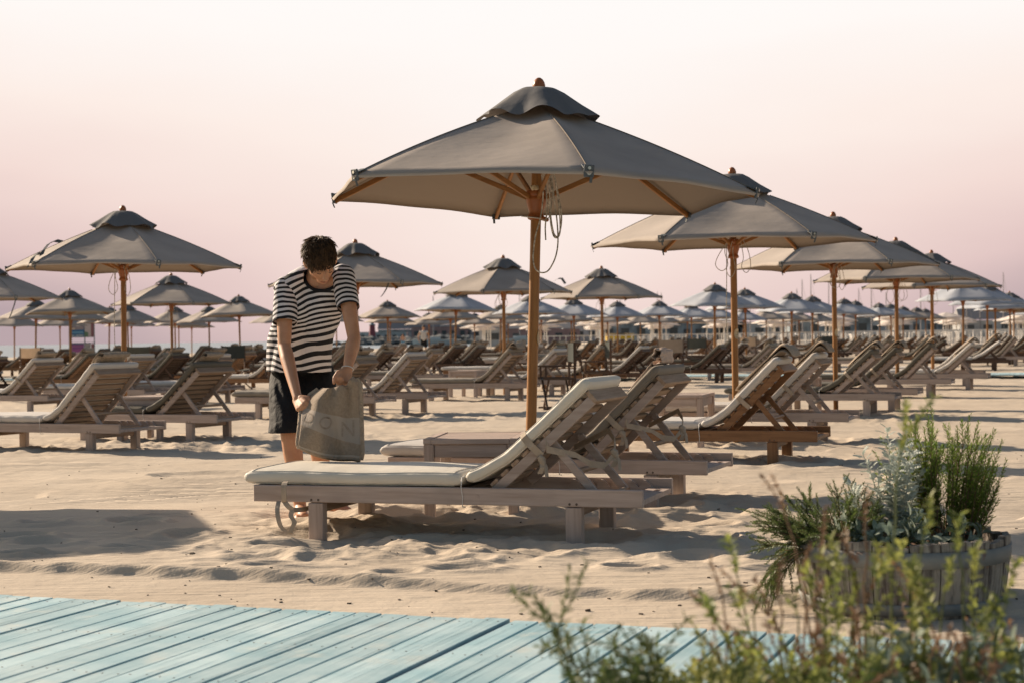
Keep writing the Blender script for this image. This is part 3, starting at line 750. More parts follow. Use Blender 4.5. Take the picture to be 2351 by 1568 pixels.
def towel_mesh(kind, ang=BA, seed=0):
    """a folded towel laid over the top of a raised backrest, in the lounger's own coordinates"""
    r_ = random.Random(seed); m_ = MB()
    def P(s, off): x, z = back_pt(s - 0.075, off - 0.016, ang); return Vector((x, 0, z))
    def slab(path, th, y0, y1, ny=10, wob=0.008, ph=0.0):
        k = len(path); vs = []
        for side in (0, 1):
            for i, p in enumerate(path):
                t = (path[min(i + 1, k - 1)] - path[max(i - 1, 0)]).normalized(); n = Vector((-t.z, 0, t.x))
                for j in range(ny + 1):
                    f = j / ny; e = min(f, 1 - f) * 2; ed = sqrt(min(1, e * 3.0)); ei = min(i, k - 1 - i); ee = 0.45 if ei == 0 else 1.0
                    hgt = th / 2 * (1 if side else -1) * (0.35 + 0.65 * ed) * ee
                    wv = wob * (sin(6.0 * f + ph + 0.9 * i) + 0.6 * sin(13 * f + ph * 2 + 0.4 * i))
                    yy = y0 + (y1 - y0) * f + 0.008 * sin(1.3 * i + ph)
                    vs.append(p + n * (hgt + (wv if side else wv * 0.5)) + Vector((0, yy, 0)))
        n1_ = k * (ny + 1); fs = []
        for i in range(k - 1):
            for j in range(ny):
                a = i * (ny + 1) + j
                fs.append((n1_ + a, n1_ + a + 1, n1_ + a + ny + 2, n1_ + a + ny + 1)); fs.append((a, a + ny + 1, a + ny + 2, a + 1))
        for i in range(k - 1):
            for j in (0, ny):
                a = i * (ny + 1) + j; b_ = a + ny + 1; fs.append((a, n1_ + a, n1_ + b_, b_) if j == 0 else (a, b_, n1_ + b_, n1_ + a))
        for j in range(ny):
            a = j; fs.append((a, a + 1, n1_ + a + 1, n1_ + a)); a = (k - 1) * (ny + 1) + j; fs.append((a, n1_ + a, n1_ + a + 1, a + 1))
        m_.add(vs, fs, True)
    if kind == 'drape':        # long folded towel running over the cushion top and curling at the head end
        w = 0.19; y0 = -w + r_.uniform(-.04, .04); y1 = w + r_.uniform(-.04, .04); s0 = r_.uniform(0.30, 0.42)
        path = [P(s0 + (0.80 - s0) * i / 7, 0.142) for i in range(8)] + [P(0.835, 0.135), P(0.855, 0.10), P(0.85, 0.055)]
        slab(path, 0.024, y0, y1, 12, 0.005, r_.uniform(0, 6))
        path = [P(s0 + 0.05 + (0.80 - s0) * i / 6, 0.165) for i in range(7)] + [P(0.872, 0.15), P(0.885, 0.105), P(0.86, 0.03)]
        slab(path, 0.022, y0 + 0.01, y1 - 0.015, 12, 0.007, r_.uniform(0, 6))
    elif kind == 'hump':       # short folded towel lying on the head end
        y0, y1 = -0.20 + r_.uniform(-.03, .03), 0.20 + r_.uniform(-.03, .03); z0 = 0.0
        for q_ in range(2):
            o = 0.138 + 0.022 * q_
            path = [P(0.60 + 0.02 * q_ + 0.038 * i, o + 0.004 * i * (1 + 0.4 * q_)) for i in range(7)]
            slab(path, 0.024, y0 + 0.012 * q_, y1 - 0.010 * q_, 14, 0.006 + 0.003 * q_, r_.uniform(0, 6))
        a_ = P(0.84, 0.15); pts = [a_ + Vector((0.022 * cos(b_), 0, 0.020 * sin(b_))) for b_ in np.linspace(-2.2, 2.2, 9)]
        slab(pts, 0.014, y0 + 0.02, y1 - 0.03, 14, 0.003, 1.0)
    else:                      # soft towel folded in a loose roll standing on the top edge
        path = [P(0.50 + 0.042 * i, 0.138 + 0.006 * i) for i in range(7)]
        slab(path, 0.022, -0.15, 0.20, 12, 0.006, 0.5)
        c_ = P(0.795, 0.178)
        pts = []
        for i in range(26):
            th = -2.4 + 0.36 * i; rr = 0.056 - 0.0016 * i + 0.010 * sin(1.7 * i)
            pts.append(c_ + Vector((rr * cos(th) * 0.75, 0, rr * sin(th))))
        slab(pts, 0.014, -0.13, 0.15, 12, 0.004, 2.0)
    return m_
def towel(kind, label, lng, ang=BA, mat='towel', seed=0, group=None, detail=True, flip=False):
    m_ = towel_mesh(kind, ang, seed)
    o = m_.build('towel', M[mat]); o.location = lng.location; o.rotation_euler = lng.rotation_euler
    if detail:
        mod = o.modifiers.new('sub', 'SUBSURF'); mod.levels = 1; mod.render_levels = 1
    return tag(o, label, 'towel', group)

# side table
def table_parts(detail=True):
    out_ = []; ch = 0.003 if detail else 0; Lx, Ly, H_ = 0.52, 0.66, 0.455
    m_ = MB(); n = 9
    for i in range(n): m_.box((0, -Ly / 2 + 0.07 + (Ly - 0.14) * i / (n - 1), H_ - 0.010), (Lx - 0.095, (Ly - 0.14) / (n - 1) - 0.008, 0.018), ch=ch)
    out_.append(('top_slats', m_, 'x', (0, 0, 0)))
    m_ = MB()
    for s in (-1, 1): m_.box((0, s * (Ly / 2 - 0.02), H_ - 0.013), (Lx - 0.09, 0.042, 0.028), ch=ch)
    for s in (-1, 1): m_.box((s * (Lx / 2 - 0.022), 0, H_ - 0.012), (0.044, Ly, 0.030), ch=ch)
    out_.append(('top_frame', m_, 'x', (0, 0, 0)))
    m_ = MB()
    for s in (-1, 1): m_.box((0, s * (Ly / 2 - 0.022), H_ - 0.065), (Lx - 0.12, 0.022, 0.070), ch=ch)
    for s in (-1, 1): m_.box((s * (Lx / 2 - 0.026), 0, H_ - 0.065), (0.022, Ly - 0.12, 0.070), ch=ch)
    out_.append(('apron', m_, 'x', (0, 0, 0)))
    for sx in (-1, 1):
        for sy in (-1, 1):
            m_ = MB(); m_.box((0, 0, 0), (0.056, 0.056, H_ - 0.028 + 0.12), ch=ch)
            out_.append(('leg', m_, 'z', (sx * (Lx / 2 - 0.030), sy * (Ly / 2 - 0.030), (H_ - 0.028 - 0.12) / 2)))
    return [(a, b_.mesh(a, M['greyx']), c_, d_) for a, b_, c_, d_ in out_]
TP = table_parts(True); TPL = table_parts(False)
def side_table(label, loc, a, wood_='grey', detail=True, group=None):
    t = thing('side_table', label, 'side table', loc, a, group)
    for nm, me, ax, off in (TP if detail else TPL):
        o = link(nm, me, t, off); o.material_slots[0].link = 'OBJECT'; o.material_slots[0].material = M[wood_ + ax]
    return t

# folding chair with a cloth sling
def chair_parts():
    out_ = []
    m_ = MB()
    for sy in (-1, 1): m_ = MB(); m_.box((0.22, sy * 0.26, 0.62), (0.035, 0.025, 0.62), ch=0.003); out_.append(('back_post', m_, M['darkz']))
    m_ = MB()
    for sy in (-1, 1): m_.box((0.0, sy * 0.26, 0.60), (0.48, 0.05, 0.022), ch=0.003)
    out_.append(('armrest', m_, M['darkx']))
    for xx in (-0.17, 0.17):
        m_ = MB(); m_.bar((xx, -0.26, 0.0), (xx, 0.26, 0.42), 0.028, 0.022); m_.bar((xx + 0.02, 0.26, 0.0), (xx + 0.02, -0.26, 0.42), 0.028, 0.022)
        out_.append(('crossed_legs', m_, M['darkz']))
    m_ = MB()
    for sy in (-1, 1):
        m_.box((0, sy * 0.26, 0.43), (0.46, 0.028, 0.028), ch=0.003); m_.box((0, sy * 0.26, 0.012), (0.46, 0.028, 0.024), ch=0.003)
        m_.box((-0.19, sy * 0.26, 0.51), (0.03, 0.025, 0.17), ch=0.003)
    out_.append(('side_rails', m_, M['darkx']))
    for nm, pts in (('back_sling', [(0.22, y_, 0.0) for y_ in (-.26, -.13, 0, .13, .26)]),):
        m_ = MB(); vs = []
        for i, y_ in enumerate((-.265, -.2, -.1, 0, .1, .2, .265)):
            for z_ in (0.66, 0.74, 0.83, 0.92): vs.append((0.20 + 0.05 * (1 - (y_ / .265) ** 2), y_, z_ - 0.008 * (1 - (y_ / .265) ** 2)))
        m_.add(vs, [(i * 4 + j, i * 4 + j + 1, (i + 1) * 4 + j + 1, (i + 1) * 4 + j) for i in range(6) for j in range(3)], True)
        out_.append((nm, m_, M['chaircloth']))
    m_ = MB(); vs = []
    for y_ in (-.265, -.2, -.1, 0, .1, .2, .265):
        for x_ in (-.2, -.07, .07, .2): vs.append((x_, y_, 0.44 - 0.035 * (1 - (y_ / .265) ** 2)))
    m_.add(vs, [(i * 4 + j, i * 4 + j + 1, (i + 1) * 4 + j + 1, (i + 1) * 4 + j) for i in range(6) for j in range(3)], True)
    out_.append(('seat_sling', m_, M['chaircloth']))
    return [(a, b_.mesh(a, c_)) for a, b_, c_ in out_]
CP = chair_parts()
def folding_chair(label, loc, a, pale=False, group='folding cloth chairs among the loungers'):
    t = thing('folding_chair', label, 'chair', loc, a, group)
    for nm, me in CP:
        o = link(nm, me, t)
        if 'sling' in nm: o.material_slots[0].link = 'OBJECT'; o.material_slots[0].material = M['chaircloth2' if pale else 'chaircloth']
    return t

# ------------------------------------------------------------------ near parasols
def gp(x, y, dz=0.0): return (x, y, ground(x, y) * 0.0 + dz)
GP = 'taupe parasols standing in rows on the sand'
A0 = parasol('parasol', 'largest taupe parasol with round finial and rope coil, standing right of the bending man', tuple(at(1215, 1180, 9.45).xy) + (0.0,), radians(41), (radians(2.1), radians(-1.0)), 2, None, None, 1, GP, ('', radians(95)))
A1 = parasol('parasol', 'taupe parasol with the numbered oval plate, standing just behind the largest one', (2.02, 15.0, 0.0), radians(-6), (radians(-0.2), radians(0.6)), 2, None, None, 2, GP, ('2', radians(38)), hgt=1.01)
A2 = parasol('parasol', 'third taupe parasol of the row running back from the largest one', (4.02, 20.6, 0.0), radians(-10), (radians(-0.1), 0), 2, None, None, 3, GP, ('', radians(38)), hgt=1.01)
A3 = parasol('parasol', 'fourth taupe parasol of the row, half behind the third canopy with a rolled dark strap', (6.0, 25.8, 0.0), radians(-4), (0, 0), 2, None, None, 4, GP)
A4 = parasol('parasol', 'fifth taupe parasol of the row, the last one before the turquoise path', (7.62, 30.0, 0.0), radians(2), (0, 0), 2, None, None, 5, GP)
B0 = parasol('parasol', 'taupe parasol with a dark strap over its left panels, standing at the far left', (-4.20, 17.9, 0.0), radians(-1), (radians(0.3), 0), 2, None, None, 6, GP)
B1 = parasol('parasol', 'taupe parasol right behind the bending man, its pole hidden by his arm', (-2.29, 24.4, 0.0), radians(6), (0, 0), 2, None, None, 7, GP)
B2 = parasol('parasol', 'taupe parasol left of the main pole, with coiled rope under its hub', (-0.14, 29.7, 0.0), radians(14), (0, 0), 2, None, None, 8, GP)
B3 = parasol('parasol', 'taupe parasol seen just right of the main pole, under the big canopy', (1.90, 34.8, 0.0), radians(3), (0, 0), 2, None, None, 9, GP)
C0 = parasol('parasol', 'taupe parasol cut by the left edge of the view, a strap hanging from its rim', (-9.25, 29.3, 0.0), radians(8), (0, 0), 2, None, None, 10, GP)
C1 = parasol('parasol', 'taupe parasol behind and right of the strapped one, before the sea', (-7.25, 35.3, 0.0), radians(2), (0, 0), 2, None, None, 11, GP)
S0 = parasol('parasol', 'taupe parasol outside the left edge whose shadow lies on the sand', (-5.75, 11.0, 0.0), radians(-12), (0, 0), 2, None, None, 12, GP)

# ropes
def wp(pts, base): return [Vector(p) - Vector(base.location) for p in pts]
def rope_px(base, px, Y, r=0.0042):
    R3 = base.matrix_basis.to_3x3().inverted()
    P = [R3 @ (at(x, y, Y) - Vector(base.location)) for x, y in px]
    return rope_loop(None, P, base, r)
rope_px(A0, [(1244, 402), (1247, 450), (1241, 500), (1229, 545), (1224, 590), (1228, 615), (1240, 626), (1256, 624), (1268, 608), (1277, 585), (1281, 555), (1279, 510), (1272, 455), (1266, 402)], 9.35)
rope_px(A0, [(1262, 402), (1268, 450), (1264, 490), (1271, 535), (1281, 543), (1288, 520), (1289, 490), (1283, 455), (1272, 400)], 9.36)
rope_px(A0, [(1258, 402), (1262, 440), (1263, 500), (1270, 540), (1280, 546), (1286, 530), (1284, 480), (1276, 420)], 9.33)
rope_px(A0, [(1250, 402), (1254, 440), (1256, 480), (1252, 520), (1253, 552)], 9.38)
rope_px(A0, [(1256, 466), (1262, 480), (1261, 498), (1252, 506), (1243, 504)], 9.36, 0.003)
for um, sd__ in ((A1, 3), (A2, 4), (A3, 5), (B1, 6), (B2, 7), (C1, 8), (B0, 9), (A4, 12), (B3, 13)):
    loops(um, sd__, 0.30, 3 if sd__ < 9 else 2, sd__ in (3, 9))
# pulley under the main canopy and a peg through the pole
m_ = MB(); R3 = A0.matrix_basis.to_3x3().inverted()
pc = R3 @ (at(1228, 432, 9.37) - A0.location)
m_.box(pc, (0.055, 0.016, 0.024), Matrix.Rotation(radians(-15), 3, 'Y'), 0, 0.006); m_.tube([pc + Vector((-0.014, -0.012, 0.003)), pc + Vector((-0.014, 0.012, 0.003))], 0.011, 12); m_.tube([pc + Vector((0.014, -0.012, -0.004)), pc + Vector((0.014, 0.012, -0.004))], 0.008, 12)
m_.build('pulley', M['plate'], A0)
m_ = MB(); pa = R3 @ (at(1197, 497, 9.42) - A0.location); pb = R3 @ (at(1240, 502, 9.42) - A0.location); m_.tube([pa, pb], 0.004, 8); m_.build('peg', M['steel'], A0)
m_ = MB(); cs = R3 @ (at(1246, 503, 9.40) - A0.location); m_.box(cs + Vector((0.012, 0, 0)), (0.055, 0.03, 0.022), Matrix.Rotation(radians(12), 3, 'Y'), 0, 0.006); m_.build('toggle', M['hub'], A0)
# hanging straps
def strap_px(base, px, Y, w=0.03, mat='pocket', name='tie_strap'):
    R3 = base.matrix_basis.to_3x3().inverted(); m_ = MB()
    P = [R3 @ (at(x, y, Y + dy) - Vector(base.location)) for x, y, dy in px]
    m_.ribbon(P, w, R3 @ Vector((0.75, 0.1, 0.45)), th=0.002); return m_.build(name, M[mat], base)
strap_px(B0, [(141, 556, 0.0), (128, 553, 0), (112, 560, -.05), (100, 575, -.1), (95, 587, -.12)], 17.2, 0.05)
strap_px(B0, [(97, 583, -.1), (85, 583, -.14), (76, 592, -.17), (70, 605, -.2), (65, 614, -.2)], 17.2, 0.05)
strap_px(B1, [(893, 647, 0), (889, 660, 0), (883, 671, 0), (875, 682, 0)], 23.9, 0.035)
strap_px(C0, [(37, 684, 0), (33, 700, 0), (27, 718, 0), (21, 732, 0)], 28.6, 0.03)
strap_px(A3, [(2062, 560, 0), (2075, 566, 0), (2110, 580, -.05), (2135, 596, -.1), (2143, 600, -.15), (2142, 610, -.15)], 25.0, 0.05)
strap_px(B3, [(1273, 645, -.5), (1282, 640, -.5), (1290, 640, -.5), (1298, 652, -.5)], 34.0, 0.05)

# ------------------------------------------------------------------ near loungers
GL = 'wooden sun loungers in rows on the sand'
def place_l(head, deg, label, wood_='grey', mat='lightgrey', key='hi', towel_=None, tmat='towel', tlabel=None, strap=False, seed=0, dz=0.0, tilt=(0, 0), long_=True):
    p = footpos(head, deg); t = lounger(label, (p.x, p.y, dz), radians(-deg), wood_, mat, key, GL, tilt=tilt)
    ang = {'hi': radians(42), 'hi2': radians(45), 'lo': radians(43), 'lo2': radians(36), 'lo3': radians(49)}[key]
    if strap: add_strap(t, ang, 0.30, seed, long_)
    if towel_: towel(towel_, tlabel, t, ang, tmat, seed, 'towels folded over raised lounger backs')
    return t
L1 = place_l((0.596, 7.68), 17.4, 'nearest grey wooden lounger with a thick cream mattress, under the man\'s towel', mat='cream', strap=True, seed=3)
L2 = place_l((1.10, 9.43), 20, 'grey wooden lounger with taupe back cushion behind the nearest one, pale pink towel on top', mat='lightgrey', key='hi2', strap=True, seed=5,
             towel_='roll', tmat='towel_pink', tlabel='pale pink towel rolled on top of the second nearest lounger')
for ch_ in L2.children:
    if ch_.name.startswith('back_mattress'): ch_.material_slots[0].material = M['taupe']; ch_['label'] = 'taupe back cushion'
L3 = place_l((2.24, 12.2), 19, 'brown wooden lounger with a light grey mattress, nearer one under the numbered parasol', 'teak', 'lightgrey', 'hi2', 'drape', 'towel',
             'beige towel draped over the brown wooden lounger', True, 8, long_=False)
L4 = place_l((3.02, 14.9), 20, 'grey wooden lounger with light cushion, farther one under the numbered parasol', 'grey', 'lightgrey', 'hi2', 'drape', 'towel',
             'beige towel over the grey lounger beside the brown one', True, 9, long_=False)
L5 = place_l((4.5, 19.5), 20, 'grey wooden lounger with dark olive mattress, nearer one under the third parasol of the row', 'grey', 'olive', 'hi', 'drape', 'towel',
             'beige towel over the nearer olive mattress under the third parasol', True, 10, long_=False)
L6 = place_l((5.16, 21.1), 20, 'lounger with dark olive mattress, farther one under the third parasol of the row', 'grey', 'olive', 'hi', 'drape', 'towel',
             'beige towel over the farther olive mattress under the third parasol', True, 11, long_=False)
L7 = place_l((6.7, 25.3), 20, 'lounger with dark mattress under the fourth parasol of the row', 'grey', 'olive', 'hi2', 'drape', 'towel', 'beige towel over the dark mattress under the fourth parasol', False, 12)
L8 = place_l((8.1, 28.2), 20, 'light mattress lounger right of the fourth parasol, nearest the turquoise path', 'grey', 'lightgrey', 'hi', 'drape', 'towel', 'beige towel on the light mattress nearest the turquoise path', False, 13)
L9 = place_l((8.7, 30.6), 20, 'last lounger before the turquoise path on the right', 'grey', 'lightgrey', 'lo')
M1 = place_l((-3.49, 14.65), 25, 'grey wooden lounger with light mattress, nearest one at the left side', 'grey', 'lightgrey', 'hi2', 'hump', 'towel', 'folded beige towel on the nearest left lounger', False, 14)
M2 = place_l((-2.92, 16.3), 25, 'grey wooden lounger with dark olive mattress beside the nearest left one', 'grey', 'olive', 'hi', 'hump', 'towel', 'folded beige towel on the olive mattress at the left', False, 15)
M3 = place_l((-6.55, 23.3), 25, 'grey lounger with light mattress at the left edge, behind the nearest left one', 'grey', 'lightgrey', 'hi', 'hump', 'towel', 'folded towel on the lounger at the left edge', True, 16, long_=False)
M4 = place_l((-5.70, 25.6), 25, 'light mattress lounger left of the strapped parasol pole, in the second line', 'grey', 'lightgrey', 'hi2', None, 'towel', None, False, 17)
M5 = place_l((-4.75, 27.0), 25, 'light mattress lounger behind the olive one at the left, towel on top', 'grey', 'lightgrey', 'hi', 'hump', 'towel', 'folded towel on the lounger behind the olive left one', False, 18)
M6 = place_l((-1.74, 20.8), 20, 'lounger half hidden behind the man\'s left arm, nearer one under the parasol behind him', 'grey', 'taupe', 'hi', 'hump', 'towel', 'folded towel behind the man\'s left arm', True, 19, long_=False)
M7 = place_l((-1.14, 22.1), 20, 'lounger with light mattress just right of the man, seen from the back', 'grey', 'lightgrey', 'hi2', 'hump', 'towel', 'folded towel on the lounger just right of the man', True, 20, long_=False)
M8 = place_l((0.22, 26.3), 20, 'lounger with dark mattress left of the main pole', 'grey', 'taupe', 'hi2', 'drape', 'towel', 'towel over the dark mattress left of the main pole', False, 21)
M9 = place_l((0.97, 28.1), 20, 'lounger with light mattress directly behind the main pole', 'grey', 'lightgrey', 'hi', None)
M10 = place_l((1.94, 30.9), 20, 'brown wooden lounger with dark mattress and white rope loop, right of the main pole', 'teak', 'taupe', 'hi2', 'drape', 'towel', 'towel over the brown lounger right of the main pole', True, 23, long_=False)
M11 = place_l((2.75, 32.2), 20, 'grey lounger beside the brown one right of the main pole', 'dark', 'lightgrey', 'hi', 'hump', 'towel', 'folded towel on the lounger beside the brown one', False, 24)

T1 = side_table('square grey wooden side table with slatted top, beside the main parasol pole', (-0.20, 9.33, 0.0), radians(-6))
T2 = side_table('grey side table under the numbered parasol, left of its pole', (1.52, 15.0, 0.02), radians(-16))
T3 = side_table('grey side table behind the nearest left lounger, beside the strapped parasol pole', (-3.72, 17.2, 0.0), radians(-18))
T4 = side_table('grey side table under the third parasol of the row', (3.55, 20.7, 0.0), radians(-20))
T5 = side_table('side table under the parasol left of the main pole', (-0.75, 28.8, 0.0), radians(-20))
T6 = side_table('side table under the parasol behind the man', (-2.9, 23.4, 0.0), radians(-20), detail=False)

# ------------------------------------------------------------------ far parasols and loungers, by rows
ORD = ['first', 'second', 'third', 'fourth', 'fifth', 'sixth', 'seventh', 'eighth', 'ninth', 'tenth', 'eleventh', 'twelfth']
GF = 'parasols in the rows beyond the turquoise path'
kids = {}
def index_kids():
    kids.clear()
    for o in bpy.data.objects:
        if o.parent: kids.setdefault(o.parent.name, []).append(o)
far_u0 = parasol('parasol', 'x', (0, 0, 0), 0, (0, 0), 1, M['canopy'], M['cap'], 21, GF)
far_u1 = parasol('parasol', 'x', (0, 0, 0), 0, (0, 0), 0, M['canopy'], M['cap'], 22, GF)
for o in far_u0.children:
    if 'canopy' in o.name or 'vent' in o.name: o.material_slots[0].link = 'OBJECT'
for o in far_u1.children:
    if 'canopy' in o.name or 'vent' in o.name: o.material_slots[0].link = 'OBJECT'
loproto = {k: lounger('x', (0, 0, 0), 0, 'dark', 'lightgrey', k, 'sun loungers in the rows beyond the turquoise path') for k in ('lo', 'lo2', 'lo3')}
hipro = lounger('x', (0, 0, 0), 0, 'grey', 'lightgrey', 'hi', GL)
tproto = [towel_mesh('drape', radians(43), 31).mesh('towel', M['towel']), towel_mesh('hump', radians(43), 32).mesh('towel', M['towel'])]
index_kids()
used0, used1 = [False], [False]
MAT_NAMES = {'lightgrey': 'light grey', 'taupe': 'taupe', 'olive': 'dark olive'}
def far_parasol(x, y, label, near, mats, group=GF):
    c = copy_tree(far_u0 if near else far_u1, kids)
    c.location = (x, y, rnd.uniform(-.05, .03)); ph = radians(rnd.uniform(-14, 14))
    c.rotation_euler = (radians(rnd.uniform(-1.6, 1.6)), radians(rnd.uniform(-1.6, 1.6)), ph); c.scale = (1, 1, rnd.uniform(0.985, 1.02))
    c['label'] = label; c['group'] = group
    for ch in c.children:
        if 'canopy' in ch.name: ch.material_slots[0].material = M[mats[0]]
        if 'vent' in ch.name: ch.material_slots[0].material = M[mats[1]]
    return c
def far_lounger(x, y, label, towel_label=None, group='sun loungers in the rows beyond the turquoise path', hi=False):
    key = rnd.choice(['lo', 'lo', 'lo2', 'lo3']); p = footpos((x, y), 20)
    src = hipro if hi else loproto[key]
    c = copy_tree(src, kids); c.location = (p.x, p.y, rnd.uniform(-.02, .02)); c.rotation_euler = (0, 0, radians(-20 + rnd.uniform(-5, 5)))
    c['label'] = label; c['group'] = group
    w_ = rnd.choice(['dark', 'grey', 'dark', 'dark', 'teak']); mt = rnd.choice(['lightgrey', 'taupe', 'taupe', 'olive', 'olive', 'taupe'])
    for ch in c.children:
        n_ = ch.name.split('.')[0]
        if 'mattress' in n_: ch.material_slots[0].material = M[mt]
        elif n_ not in ('cord', 'bolt'): 
            ax = ch.material_slots[0].material.name[-1]; ch.material_slots[0].material = M[w_ + ax]
    if towel_label and (hi or key == 'lo') and rnd.random() < 0.75:
        o = link('towel', rnd.choice(tproto)); o.location = c.location; o.rotation_euler = c.rotation_euler
        tag(o, towel_label, 'towel', 'towels folded over raised lounger backs')
    return c
COLS = [('rightmost', -0.45, 0.0, 9, True), ('second', -7.6, 0.3, 11, True), ('third', -15.2, 0.0, 12, True), ('fourth', -22.6, 0.2, 11, False), ('fifth', -30.5, 0.1, 10, False)]
nl = 0
for ci, (cname, u, dv, cnt, near) in enumerate(COLS):
    for k in range(cnt):
        v = 36.9 + dv + 5.7 * k
        p = grid(u + rnd.uniform(-.25, .25), v + rnd.uniform(-.3, .3))
        if p.x / p.y > 0.40 or p.x / p.y < -0.36: continue
        pale = ci in (0, 1, 2) and k < 8
        colname = cname + (' row' if ci == 0 else ' row counted from the right')
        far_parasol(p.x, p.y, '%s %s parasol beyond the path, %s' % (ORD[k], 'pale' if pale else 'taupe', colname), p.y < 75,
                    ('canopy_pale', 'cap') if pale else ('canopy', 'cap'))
        for j, (dx, dy) in enumerate(((0.5, -2.6), (1.1, -0.8), (-1.9, -1.6))):
            far_lounger(p.x + dx + rnd.uniform(-.3, .3), p.y + dy + rnd.uniform(-.3, .3),
                        '%s lounger by the %s parasol, %s, beyond the path' % (('nearer', 'farther', 'leftmost')[j], ORD[k], colname),
                        'towel on the %s lounger by the %s parasol, %s' % (('nearer', 'farther', 'leftmost')[j], ORD[k], colname))
            nl += 1
        if p.y < 95 and k % 2 == 0:
            far_t = side_table('side table by the %s parasol, %s, beyond the path' % (ORD[k], colname), (p.x - .5, p.y - .9, 0), radians(-20), 'dark', False, 'side tables beyond the turquoise path')
# left part of the beach: loose parasols before the sea
LEFTU = [(-12.0, 45.0, 'taupe parasol behind the signboard side, with its pole in front of the sign'), (-15.2, 57.0, 'flat taupe parasol seen from below behind the sign parasol'),
         (-20.3, 67.5, 'small taupe parasol near the left edge over the sea'), (-20.2, 74.0, 'small taupe parasol left of the signboard'), (-15.6, 64.0, 'small taupe parasol right of the signboard'),
         (-18.4, 80.0, 'thin far parasol second to the right of the signboard'), (-13.5, 66.4, 'taupe parasol before the sea under the strapped parasol row'),
         (-16.1, 80.0, 'far parasol overlapped by the one before the sea'), (-17.8, 92.0, 'farthest left parasol at the end of the overlapping three')]
for x, y, lb in LEFTU:
    far_parasol(x, y, lb, y < 70, ('canopy', 'cap'), 'loose parasols at the left before the sea')
LX = [(-9.6, 31.0), (-8.6, 34.0), (-6.6, 33.5), (-5.6, 35.6), (-12.4, 38.0), (-10.2, 40.2), (-9.0, 43.0), (-14.5, 45.5), (-11.2, 47.5), (-7.6, 42.0), (-5.4, 44.5), (-16.8, 52.0), (-13.2, 54.0), (-9.5, 52.0), (-6.6, 53.5),
      (-12.9, 60.5), (-8.3, 62.0), (-17.5, 63.0), (-14.4, 69.5), (-19.9, 70.0), (-10.6, 70.0), (-3.6, 38.2), (-2.6, 35.5), (-4.2, 31.5), (-1.4, 33.4), (0.3, 36.6), (1.3, 38.8), (3.6, 37.4), (4.6, 34.9), (6.0, 36.6)]
for i, (x, y) in enumerate(LX):
    sea_ = y > 44
    far_lounger(x, y, '%s lounger from the front, %s' % ((ORD + ['thirteenth', 'fourteenth', 'fifteenth', 'sixteenth', 'seventeenth', 'eighteenth', 'nineteenth', 'twentieth', 'twenty-first'])[i if i < 21 else i - 21],
                'scattered group at the left before the sea' if i < 21 else 'group around the main pole before the path'),
                'towel on the %s lounger of the %s' % ((ORD + ['thirteenth', 'fourteenth', 'fifteenth', 'sixteenth', 'seventeenth', 'eighteenth', 'nineteenth', 'twentieth', 'twenty first'])[i if i < 21 else i - 21],
                'left group before the sea' if i < 21 else 'group around the main pole'), 'scattered sun loungers before the sea', hi=y < 42)
for src in [far_u0, far_u1, hipro] + list(loproto.values()):
    for ch in list(src.children_recursive) + [src]: bpy.data.objects.remove(ch)
# folding chairs
CH = [(-5.7, 34.4, 215, False, 'dark sling folding chair behind the left loungers, beside the strapped parasol pole'), (-8.7, 38.5, 190, False, 'small folding chair at the left before the sea'),
      (-12.5, 43.0, 200, True, 'pale cloth folding chair at the far left'), (-3.35, 24.9, 170, False, 'dark folding chair left of the bending man'), (-3.75, 27.2, 175, False, 'dark folding chair behind the olive lounger at the left'),
      (0.62, 23.3, 97, False, 'tall dark folding chair just right of the main pole'), (1.35, 27.0, 95, False, 'second dark folding chair right of the main pole'), (3.2, 33.6, 170, True, 'folding chair with pale cloth back right of the main pole'),
      (-6.9, 42.0, 180, False, 'dark folding chair in front of the sea, left of the man'), (4.95, 44.5, 170, False, 'dark folding chair beyond the path near the numbered parasol'), (7.1, 50.0, 170, True, 'pale folding chair beyond the path, centre right'),
      (10.6, 56.0, 165, False, 'dark folding chair among the far right loungers')]
for x, y, d_, pale, lb in CH: folding_chair(lb, (x, y, 0), radians(d_ - 90), pale)

# ------------------------------------------------------------------ the white parasol beach beyond
WG = 'white parasols of the beach beyond'
wp_pole = MB(); wp_pole.tube([(0, 0, -0.2), (0, 0, 2.25)], 0.045, 6); me_wp = wp_pole.mesh('pole', M['white'])
me_wc = canopy_mesh(1.45, 1.95, 2.35, 0.2, 4, 0.03).mesh('canopy', M['white_canopy'])
n_ = 0
for rr in range(9):
    yy = 112 + rr * 13
    for cc in range(11):
        x = yy * (-0.02 + 0.036 * cc) + rnd.uniform(-.8, .8)
        if x < -0.055 * yy or x > yy * 0.33: continue
        t = thing('parasol', 'small white parasol with a white post in the far beach rows', 'parasol', (x, yy + rnd.uniform(-2, 2), 0), rnd.uniform(0, 1), WG)
        link('pole', me_wp, t); link('canopy', me_wc, t); n_ += 1
